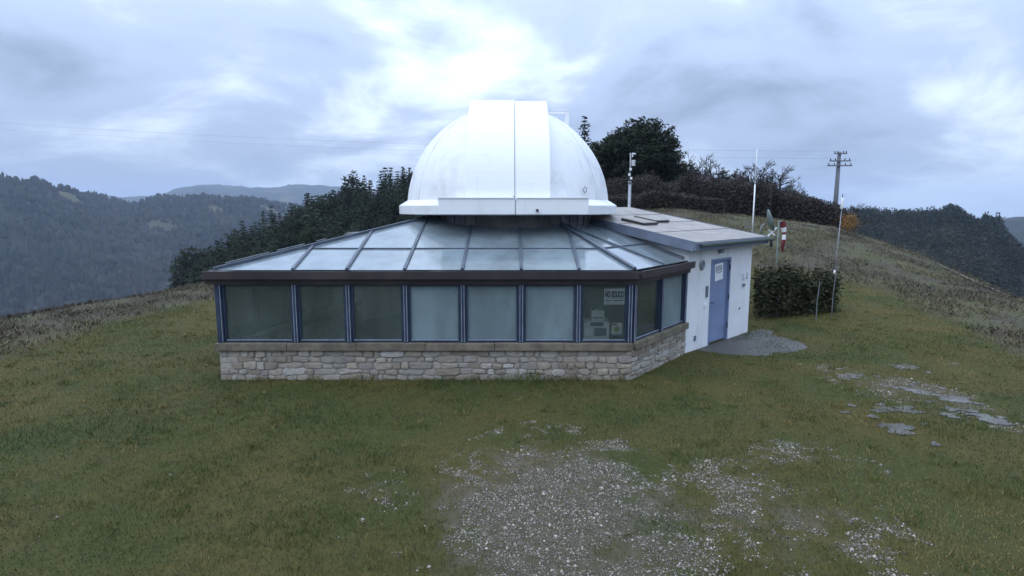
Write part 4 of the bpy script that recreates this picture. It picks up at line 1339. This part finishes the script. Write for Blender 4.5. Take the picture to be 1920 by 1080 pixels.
# tall pines right of the dome
pine_l = [
 lobed(21, 9.5, [(0,0,8.4,1.5,1.1),(1.3,0.4,7.3,1.5,1.1),(-1.3,-0.3,7.2,1.5,1.1),(0.4,1.3,6.6,1.5,1.0),(-0.5,-1.3,6.2,1.5,1.0),(1.7,-0.8,5.4,1.3,0.9),(-1.8,0.7,5.2,1.3,0.9),(0,0,4.6,1.6,1.0)]),
 lobed(22, 9.0, [(0.3,0,8.0,1.3,1.2),(-1.1,0.5,7.0,1.4,1.0),(1.4,-0.4,6.7,1.3,1.0),(0.2,-1.3,5.8,1.5,1.0),(-0.4,1.4,5.4,1.4,1.0),(1.5,0.9,4.8,1.2,0.8),(-1.6,-0.7,4.4,1.2,0.8)]),
 lobed(23, 8.0, [(0,0,7.2,1.1,1.0),(0.9,0.3,6.0,1.3,1.0),(-1.0,-0.2,5.6,1.3,1.0),(0.1,1.0,4.6,1.4,1.0),(0.2,-1.1,4.2,1.3,0.9)]),
]
for row, (dist, step, off) in enumerate(((122, 0.58, 0.0), (116, 0.58, 0.3), (110, 0.60, 0.1), (104, 0.62, 0.4), (98, 0.66, 0.2), (92, 0.72, 0.5), (86, 0.78, 0.1), (80, 0.86, 0.4), (74, 0.95, 0.2))):
    b = -30.3 + off + row * 0.15
    while b < (-1.0 if row in (1, 3, 5) else -7.5):
        cone_tree(b + rr.uniform(-0.25, 0.25), dist + rr.uniform(-4, 4), rr.uniform(-2.4, 0.5) - row * 1.0)
        b += step * rr.uniform(0.8, 1.25)

GP = 'dark pines behind the dome and hut'
pines = [ # bearing, distance, height, proto
 (7.7, 58, 6.2, 2), (8.4, 56, 6.6, 1), (9.2, 54, 6.0, 2), (9.9, 56, 7.4, 1), (10.7, 53, 6.9, 0), (11.5, 55, 8.1, 0), (12.1, 52, 7.2, 1), (12.9, 55, 8.2, 0), (13.7, 53, 7.4, 1), (14.3, 56, 6.6, 2), (15.2, 54, 4.9, 2), (16.0, 57, 4.4, 1),
 (8.9, 62, 6.9, 1), (10.5, 63, 7.6, 2), (12.4, 64, 8.8, 1), (16.9, 60, 4.6, 2), (19.8, 62, 4.2, 2), (23.3, 60, 4.2, 1), (25.4, 58, 3.6, 2), (26.5, 58, 3.2, 1), (21.0, 66, 4.6, 1)]
H0 = {0: 9.5, 1: 9.2, 2: 8.2}
plabel = 'dark pine with rounded crown in the wood behind the dome and hut'
ORD = 'first second third fourth fifth sixth seventh eighth ninth tenth eleventh twelfth thirteenth fourteenth fifteenth sixteenth'.split()
front_p = sorted(p for p in pines if p[1] < 59); rear_p = sorted(p for p in pines if p[1] >= 59)
for b, d_, h, i in pines:
    x, y = polar(b, d_)
    plabel = ('dark round crowned pine, %s from the dome in the front of the wood' % ORD[front_p.index((b, d_, h, i))]) if d_ < 59 else ('dark pine at the rear of the wood, %s from the dome' % ORD[rear_p.index((b, d_, h, i))])
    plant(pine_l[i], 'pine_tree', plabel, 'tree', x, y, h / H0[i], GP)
x, y = polar(7.0, 50)
plant(spr[4], 'spruce_tree', 'slender pointed spruce rising just right of the dome', 'tree', x, y, 7.9 / 12 * 1.5, None, sz=1 / 1.5)
bares = [bare(31, 6.0), bare(32, 6.0, 0.62), bare(33, 6.0, 0.5)]
GB = 'bare trees behind the hut'
bare_spots = sorted(((16.4, 54, 5.6), (17.3, 55, 6.0), (18.3, 54, 5.2), (19.1, 56, 5.8), (20.6, 55, 3.9), (21.6, 54, 4.3), (22.3, 52, 5.6), (23.2, 55, 5.4), (24.0, 53, 5.5), (24.8, 56, 4.6), (27.3, 58, 3.8), (28.6, 60, 3.4), (17.0, 61, 5.8), (22.9, 60, 5.8)))
for k, (b, d_, h) in enumerate(bare_spots):
    x, y = polar(b, d_)
    plant(bares[k % 3], 'bare_tree', 'leafless brown tree behind the hut roof, %s from the left of its row' % ORD[k], 'tree', x, y, h / 5.2, GB)
# brown thicket filling the wood's edge
def thicket(name, label, spec, mat_, leaf, n_per, kind='stuff', cat='thicket'):
    C, S, T = [], [], []
    for b0, b1, d0, d1, h0, h1 in spec:
        n = n_per
        b = rng.uniform(b0, b1, n); dd = rng.uniform(d0, d1, n)
        x = dd*np.sin(np.radians(b)); y = dd*np.cos(np.radians(b))
        hmax = (h0 + (h1 - h0) * (b - b0) / (b1 - b0)) * (0.55 + 0.75 * fbm(x*0.55, y*0.55, 13, 3))
        z = ground(x, y) + hmax * rng.random(n) ** 0.8
        C.append(np.stack([x, y, z], 1)); S.append(rng.uniform(leaf*0.5, leaf*1.4, n)); T.append(rng.normal(0.45, 0.22, n))
    me = crown_mesh(name, np.concatenate(C), np.concatenate(S), M[mat_], np.concatenate(T))
    return tag(link(name, me), label, cat, kind=kind)
thicket('thicket', 'dense dark brown undergrowth along the edge of the wood', [(6, 16, 47, 58, 2.6, 2.8), (16, 24, 50, 60, 2.9, 2.7), (24, 30, 51, 62, 2.7, 1.9), (8, 20, 44, 48, 1.2, 1.2)], 'thicket', 0.17, 64000)
# orange-leaved bush beside the utility pole
ob = lobed(41, 2.0, [(0,0,1.2,0.55,0.6),(0.45,0.1,0.8,0.45,0.45),(-0.3,0.1,1.6,0.35,0.4)], 0.16, 2.0, 'orange', 0.05)
x, y = polar(30.1, 42)
plant(ob, 'orange_bush', 'small orange leaved bush at the end of the field', 'bush', x, y, 0.62, None)
x, y = polar(30.6, 48)
plant(bares[1], 'bare_sapling', 'thin leafless sapling beside the utility pole', 'tree', x, y, 0.55, None)

# far woods as masses: one low-poly crown per tree
def far_wood(name, label, n, b0, b1, d0, d1, h0, h1, mat_, conif=0.6):
    b = rng.uniform(b0, b1, n); dd = np.sqrt(rng.uniform(d0**2, d1**2, n))
    x = dd*np.sin(np.radians(b)); y = dd*np.cos(np.radians(b)); z = ground(x, y)
    k_ = clearing(x, y) < 0.5
    x, y, z = x[k_], y[k_], z[k_]; n = len(x)
    h = rng.uniform(h0, h1, n) * (0.6 + 0.8 * fbm(x / 30, y / 30, 19, 2))
    con = rng.random(n) < conif
    w = np.where(con, h * rng.uniform(0.16, 0.24, n), h * rng.uniform(0.28, 0.42, n))
    rad_c = np.array([1.0, 0.85, 0.5, 0.0]); z_c = np.array([0.10, 0.35, 0.68, 1.0])
    rad_b = np.array([0.65, 1.05, 0.85, 0.2]); z_b = np.array([0.08, 0.42, 0.78, 1.0])
    m_ = 7
    V = np.zeros((n, 4, m_, 3))
    th_ = np.arange(m_) / m_ * 2*np.pi
    for k in range(4):
        rad = np.where(con, rad_c[k], rad_b[k]); zk = np.where(con, z_c[k], z_b[k])
        jr = rng.uniform(0.6, 1.35, (n, m_)); jz = rng.normal(0, 0.06, (n, m_))
        V[:,k,:,0] = x[:,None] + np.cos(th_)[None]*(w*rad)[:,None]*jr
        V[:,k,:,1] = y[:,None] + np.sin(th_)[None]*(w*rad)[:,None]*jr
        V[:,k,:,2] = z[:,None] + (h*zk)[:,None] + jz*h[:,None] * (0.3 if k == 3 else 1)
    base = (np.arange(n) * 4 * m_)
    F = []
    for k in range(3):
        for j in range(m_):
            F.append(np.stack([base + k*m_ + j, base + k*m_ + (j+1) % m_, base + (k+1)*m_ + (j+1) % m_, base + (k+1)*m_ + j], 1))
    me = np_mesh(name, V.reshape(-1, 3), np.concatenate(F), M[mat_])
    attr(me, 'tint', np.repeat(np.clip(rng.normal(0.45, 0.2, n) + (fbm(x / 120, y / 120, 73, 3) - 0.5) * 1.6, 0, 1), 4*m_))
    return tag(link(name, me), label, 'forest', kind='stuff')
def leafy_wood(name, label, n, b0, b1, d0, d1, h0, h1, mat_, k=44, leaf=0.14):
    b = rng.uniform(b0, b1, n); dd = np.sqrt(rng.uniform(d0**2, d1**2, n))
    x = dd*np.sin(np.radians(b)); y = dd*np.cos(np.radians(b)); z = ground(x, y)
    h = rng.uniform(h0, h1, n) * (0.7 + 0.6 * fbm(x / 30, y / 30, 19, 2))
    con = (rng.random(n) < 0.7)[:, None]
    t = rng.random((n, k)) ** 0.8
    wid = np.where(con, 0.20 * (1 - t) + 0.01, 0.30 * np.sqrt(np.clip(1 - (2 * t - 1) ** 2, 0, 1)) * 0.9)
    a = rng.uniform(0, 6.28, (n, k)); q = np.sqrt(rng.random((n, k)))
    C = np.stack([x[:,None] + h[:,None]*wid*q*np.cos(a), y[:,None] + h[:,None]*wid*q*np.sin(a), z[:,None] + h[:,None]*(0.08 + 0.92*t)], -1).reshape(-1, 3)
    S = (h[:,None] * rng.uniform(0.6, 1.3, (n, k)) * leaf * (1.15 - 0.5 * t)).ravel()
    T = ((rng.normal(0.45, 0.2, n) + (fbm(x / 45, y / 45, 73, 3) - 0.5) * 1.6)[:,None] + rng.normal(0, 0.12, (n, k))).ravel()
    me = crown_mesh(name, C, S, M[mat_], T)
    return tag(link(name, me), label, 'forest', kind='stuff')
leafy_wood('ridge_forest', 'dark conifer forest covering the ridge at right', 7000, 26.5, 46, 235, 400, 6.0, 10.0, 'far_needles')
thicket('valley_wood', 'brown leafless wood in the dip below the field at right', [(29.5, 48, 88, 130, 3.6, 5.5), (29.5, 48, 130, 240, 4.5, 6.5)], 'thicket', 0.75, 50000, cat='wood')
far_wood('hillside_forest', 'blue grey forest on the far valley side at left', 6000, -52, -18, 1000, 1560, 9, 15, 'far_needles', 0.75)
far_wood('valley_forest', 'dark forest filling the valley below the lawn at left', 5000, -54, -22, 480, 1000, 9, 15, 'far_needles', 0.8)
leafy_wood('slope_forest', 'dark forest on the near slope falling away at left', 5000, -54, -24, 150, 480, 7, 12, 'far_needles')

# clipped hedge with stakes by the hut
hd = thing('hedge', 'dark green upright hedge beside the hut', 'hedge', (8.55, 16.85, 0))
def hedge_pts(n):
    u = rng.random(n); v = rng.uniform(-1, 1, n); w = rng.random(n) ** 0.75
    x = 7.15 + u * 2.75 + rng.normal(0, 0.05, n); y = 16.35 + u * 0.95 + v * (0.30 + 0.22 * fbm(u * 9, w * 3, 29, 3)) + 0.25
    hh = 1.12 + 0.95 * (fbm(x*3.2, y*3.2, 23, 4) - 0.45) - 0.12 * u + 0.25 * rng.random(n) ** 4
    edge = 1.0
    z = 0.08 + w * hh * edge
    return np.stack([x, y, z], 1), w
P_, w_ = hedge_pts(9500)
v_, f_ = tri_cloud(P_, rng.uniform(0.06, 0.17, len(P_)))
me = np_mesh('leaves', v_, f_, M['hedge'])
attr(me, 'tint', np.repeat(np.clip(rng.normal(0.42, 0.25, len(P_)), 0, 1), 3))
link('leaves', me, hd)
sm = MB()
for k in range(70):
    u = random.random(); x = 7.2 + u*2.65; y = 16.6 + u*0.95 + random.uniform(-.3, .3)
    sm.tube([(x, y, -0.05), (x + random.gauss(0,.05), y + random.gauss(0,.05), 0.9), (x + random.gauss(0,.1), y + random.gauss(0,.1), 1.38 + random.uniform(-.25,.3))], [0.014, 0.010, 0.004], 5)
sm.build('stems', M['bark'], hd)
for lab, x, y, h in (('thin grey stake in front of the hedge', 8.62, 16.05, 1.15), ('thin grey stake at the right end of the hedge', 9.45, 16.75, 1.35)):
    o = MB().tube([(x, y, -0.1), (x - 0.01, y, h*0.5), (x + 0.03, y, h)], [0.016, 0.015, 0.013], 7).build('stake', M['galv'])
    tag(o, lab, 'stake')

# ------------------------------------------------------------------ masts, antennas, poles
def gz(x, y):
    return float(ground(x, y))
# weather mast behind the hut roof
x, y = 4.03, 20.0
wm = thing('weather_mast', 'grey mast with white weather sensors standing behind the hut roof', 'mast', (x, y, gz(x, y)))
zb = gz(x, y)
MB().tube([(x, y, zb - 0.2), (x, y, 4.05)], 0.055, 12).build('lower_pole', M['galv'], wm, True)
MB().tube([(x, y, 4.05), (x, y, 5.05)], 0.025, 10).build('upper_pole', M['galv'], wm, True)
MB().tube([(x, y, 4.04), (x, y, 4.10)], 0.065, 12).build('collar', M['galv'], wm, True)
sc_ = MB()
for k in range(6):
    sc_.lathe([(0.02, 4.62 + k*0.032), (0.075, 4.63 + k*0.032), (0.06, 4.65 + k*0.032), (0.02, 4.652 + k*0.032)], (x + 0.10, y), 14)
sc_.build('radiation_shield', M['white_plastic'], wm, True)
MB().bar((x, y, 4.66), (x + 0.09, y, 4.66), 0.02, 0.02).build('shield_arm', M['galv'], wm)
an = MB()
an.tube([(x + 0.07, y, 4.92), (x + 0.07, y, 5.04)], 0.02, 8)
for k in range(3):
    t = 2.1*k + 0.4
    an.bar((x + 0.07, y, 5.02), (x + 0.07 + 0.07*math.cos(t), y + 0.07*math.sin(t), 5.02), 0.008, 0.008)
    an.lathe([(0.0, 5.0), (0.03, 5.005), (0.035, 5.03), (0.02, 5.045)], (x + 0.07 + 0.085*math.cos(t), y + 0.085*math.sin(t)), 8)
an.build('anemometer', M['white_plastic'], wm)
MB().bar((x, y, 4.92), (x + 0.08, y, 4.92), 0.018, 0.018).build('sensor_arm', M['galv'], wm)
for dx_, z0_ in ((0.0, 4.46), (-0.035, 4.28), (0.03, 4.16)):
    MB().box(x + dx_ - 0.035, x + dx_ + 0.035, y - 0.075, y - 0.028, z0_, z0_ + 0.085).build('sensor_box', M['white_plastic'], wm, bevel=0.006)
# white rod antenna at the hut
x, y = 6.38, 15.35
ra = thing('rod_antenna', 'tall thin white rod antenna fixed at the far corner of the hut roof', 'antenna', (x, y, 2.2))
MB().tube([(x, y, 2.35), (x, y, 3.85)], 0.018, 10).build('lower_rod', M['white_plastic'], ra, True)
MB().tube([(x, y, 3.85), (x, y, 4.72)], 0.011, 8).build('upper_rod', M['white_plastic'], ra, True)
MB().tube([(x, y, 3.83), (x, y, 3.88)], 0.028, 10).build('coupling', M['galv'], ra, True)
MB().bar((x, y, 2.45), (x - 0.22, y - 0.02, 2.45), 0.04, 0.04).build('bracket', M['galv'], ra)
MB().bar((x, y, 2.70), (x - 0.22, y - 0.02, 2.70), 0.03, 0.03).build('bracket', M['galv'], ra)
# dish seen edge-on with feed arm and cross-shaped receiver
x, y = 6.72, 15.25
ds = thing('satellite_dish', 'small grey green dish seen edge on at the corner of the hut roof', 'antenna', (x, y, 2.45))
dm = MB()
nrm = Vector((0.93, -0.25, 0.28)).normalized(); su_ = nrm.cross(Vector((0,0,1))).normalized(); sv = su_.cross(nrm)
c0 = Vector((x, y, 2.86))
vs = []
for k, q in enumerate((0.02, 0.12, 0.22, 0.30)):
    for j in range(20):
        t = 2*math.pi*j/20
        vs.append(c0 + su_*(q*math.cos(t)) + sv*(q*math.sin(t)) + nrm*(q*q*0.9))
fs = [tuple(range(20))]
for k in range(3):
    for j in range(20):
        fs.append((k*20+j, k*20+(j+1)%20, (k+1)*20+(j+1)%20, (k+1)*20+j))
dm.add(vs, fs)
dish = dm.build('reflector', M['olive'], ds, True)
mod = dish.modifiers.new('thickness', 'SOLIDIFY'); mod.thickness = 0.012
MB().tube([(x - 0.02, y, 2.80), (x - 0.14, y, 2.74), (x - 0.20, y, 2.40)], 0.02, 8).build('mount_arm', M['galv'], ds, True)
tip = c0 + nrm*0.12 - Vector((0,0,0.34))
MB().tube([tuple(c0 - Vector((0,0,0.26)) + nrm*0.02), tuple(tip)], 0.013, 8).build('feed_arm', M['galv'], ds, True)
cr = MB()
cr.bar(tuple(tip + Vector((-0.12, 0, -0.12))), tuple(tip + Vector((0.13, 0, 0.14))), 0.035, 0.035, up=(0,1,0))
cr.bar(tuple(tip + Vector((0.085, -0.002, -0.07))), tuple(tip + Vector((-0.07, -0.002, 0.075))), 0.033, 0.033, up=(0,1,0))
cr.build('cross_receiver', M['white_plastic'], ds)
# windsock
x, y = 8.75, 19.0
ws = thing('windsock_pole', 'red and white windsock hanging limp from a thin pole behind the hedge', 'windsock', (x, y, gz(x, y)))
MB().tube([(x, y, gz(x, y) - 0.2), (x, y, 2.80)], 0.022, 10).build('pole', M['olive'], ws, True)
MB().tube([(x, y, 2.76), (x + 0.10, y, 2.76)], 0.010, 6).build('swivel_arm', M['galv'], ws)
secs = []
n_s = 13
for k in range(n_s):
    t = k / (n_s - 1)
    secs.append(((x + 0.12 + 0.10*t + 0.04*math.sin(t*5), y + 0.02*math.sin(t*7), 2.74 - 0.98*t), 0.085 - 0.045*t + 0.012*math.sin(t*11)))
bands = [(0, 2, 'red'), (2, 4, 'white_cloth'), (4, 5, 'red'), (5, 7, 'white_cloth'), (7, 12, 'red')]
for a_, b_, mt in bands:
    MB().tube([s[0] for s in secs[a_:b_+1]], [s[1] for s in secs[a_:b_+1]], 10, cap=False).build('band', M[mt], ws, True)
# slender pole with white cap
x, y = 11.0, 19.4
sp = thing('instrument_pole', 'slender grey pole with white capped top right of the hedge', 'pole', (x, y, gz(x, y)))
MB().tube([(x - 0.14, y, gz(x, y) - 0.2), (x - 0.05, y, 1.5), (x, y, 3.15)], [0.016, 0.014, 0.012], 8).build('pole', M['galv'], sp, True)
MB().tube([(x, y, 3.15), (x, y, 3.19), (x + 0.005, y, 3.52), (x + 0.005, y, 3.55)], [0.02, 0.042, 0.042, 0.02], 12).build('cap', M['white_plastic'], sp, True)
MB().tube([(x, y, 3.55), (x, y, 3.68)], [0.018, 0.005], 8).build('tip', M['dark_plastic'], sp, True)
for z in (1.22, 2.05):
    MB().bar((x - 0.10, y, z), (x + 0.06, y, z), 0.02, 0.02).build('side_arm', M['galv'], sp)
MB().tube([(x - 0.085, y, 0.95), (x - 0.08, y, 1.12)], 0.032, 10).build('collar', M['white_plastic'], sp, True)
# utility pole with cross arms and insulators
x, y = 38.9, 70.0
up_ = thing('utility_pole', 'grey utility pole with three cross arms beyond the field', 'utility pole', (x, y, gz(x, y)))
zt = EYE + 70 * 100 / 1080 + 0.1
MB().tube([(x, y, gz(x, y) - 1), (x, y, zt)], [0.34, 0.20], 10).build('pole', M['pole_concrete'], up_, True)
arms = []
for z, L in ((zt - 0.20, 0.75), (zt - 1.05, 1.25), (zt - 1.60, 1.45)):
    arm = MB().bar((x - L, y - 0.28, z), (x + L, y - 0.28, z), 0.12, 0.13).build('cross_arm', M['pole_concrete'], up_)
    for q in (-0.9, -0.45, 0.45, 0.9):
        MB().tube([(x + q*L, y - 0.28, z + 0.066), (x + q*L, y - 0.28, z + 0.12), (x + q*L, y - 0.28, z + 0.30)], [0.03, 0.07, 0.05], 8).build('insulator', M['dark_plastic'], arm, True)
    arms.append((z + 0.28, L))
# overhead wires running off to the left
k = 0
for (z, L), nm in zip(arms[:2], ('top', 'middle')):
    for q, side in ((-0.9, 'left'), (0.9, 'right')):
        a_ = Vector((x + q*L, y - 0.28, z)); b_ = Vector((-95 + q*L, 84, z + 7.0))
        pts = [tuple(a_.lerp(b_, t) - Vector((0, 0, 2.2*4*t*(1-t) * 0.6))) for t in np.linspace(0, 1, 24)]
        o = MB().tube(pts, 0.0032, 4).build('overhead_wire', M['wire'])
        tag(o, 'thin dark overhead wire on the %s cross arm, %s end, crossing the sky' % (nm, side), 'wire', 'overhead wires across the sky')
# pale track edge along the crest: low kerb-like verge
tb = []
for b in np.arange(14, 48, 0.5):
    d_ = float(prof(AZ_RC, b)) - 0.6
    x, y = polar(b, d_)
    tb.append(Vector((x, y, gz(x, y) + 0.035)))
vs, fs = [], []
for i, p in enumerate(tb):
    o = Vector((p.x, p.y, 0)).normalized() * (0.20 + 0.12 * math.sin(i * 1.7))
    for s_ in (-1, 1):
        q = p + o * s_
        vs.append((q.x, q.y, gz(q.x, q.y) + 0.05))
    if i:
        fs.append((2*i-2, 2*i-1, 2*i+1, 2*i))
tr = MB().add(vs, fs).build('path', plain('pale_track', (0.125, 0.112, 0.09), 0.95, 0.4, 1.2))
tag(tr, kind='structure')

# ------------------------------------------------------------------ haze
hz = MB().box(-7600, 7600, -7600, 7600, -260, 260).build('haze', None)
tag(hz, 'pale damp haze filling the air', 'haze', kind='stuff')
hm = bpy.data.materials.new('haze_air'); hm.use_nodes = True
hm.node_tree.nodes.clear()
ho = hm.node_tree.nodes.new('ShaderNodeOutputMaterial'); hv = hm.node_tree.nodes.new('ShaderNodeVolumePrincipled')
hv.inputs['Color'].default_value = (0.64, 0.76, 0.95, 1)
hv.inputs['Density'].default_value = 0.00016
hm.node_tree.links.new(hv.outputs[0], ho.inputs['Volume'])
hz.data.materials.append(hm)
zs = [v.co.z for v in bpy.data.objects['ground'].data.vertices]
print('ground z', min(zs), max(zs), 'stones', c1 + c2, 'conifers', cnt)
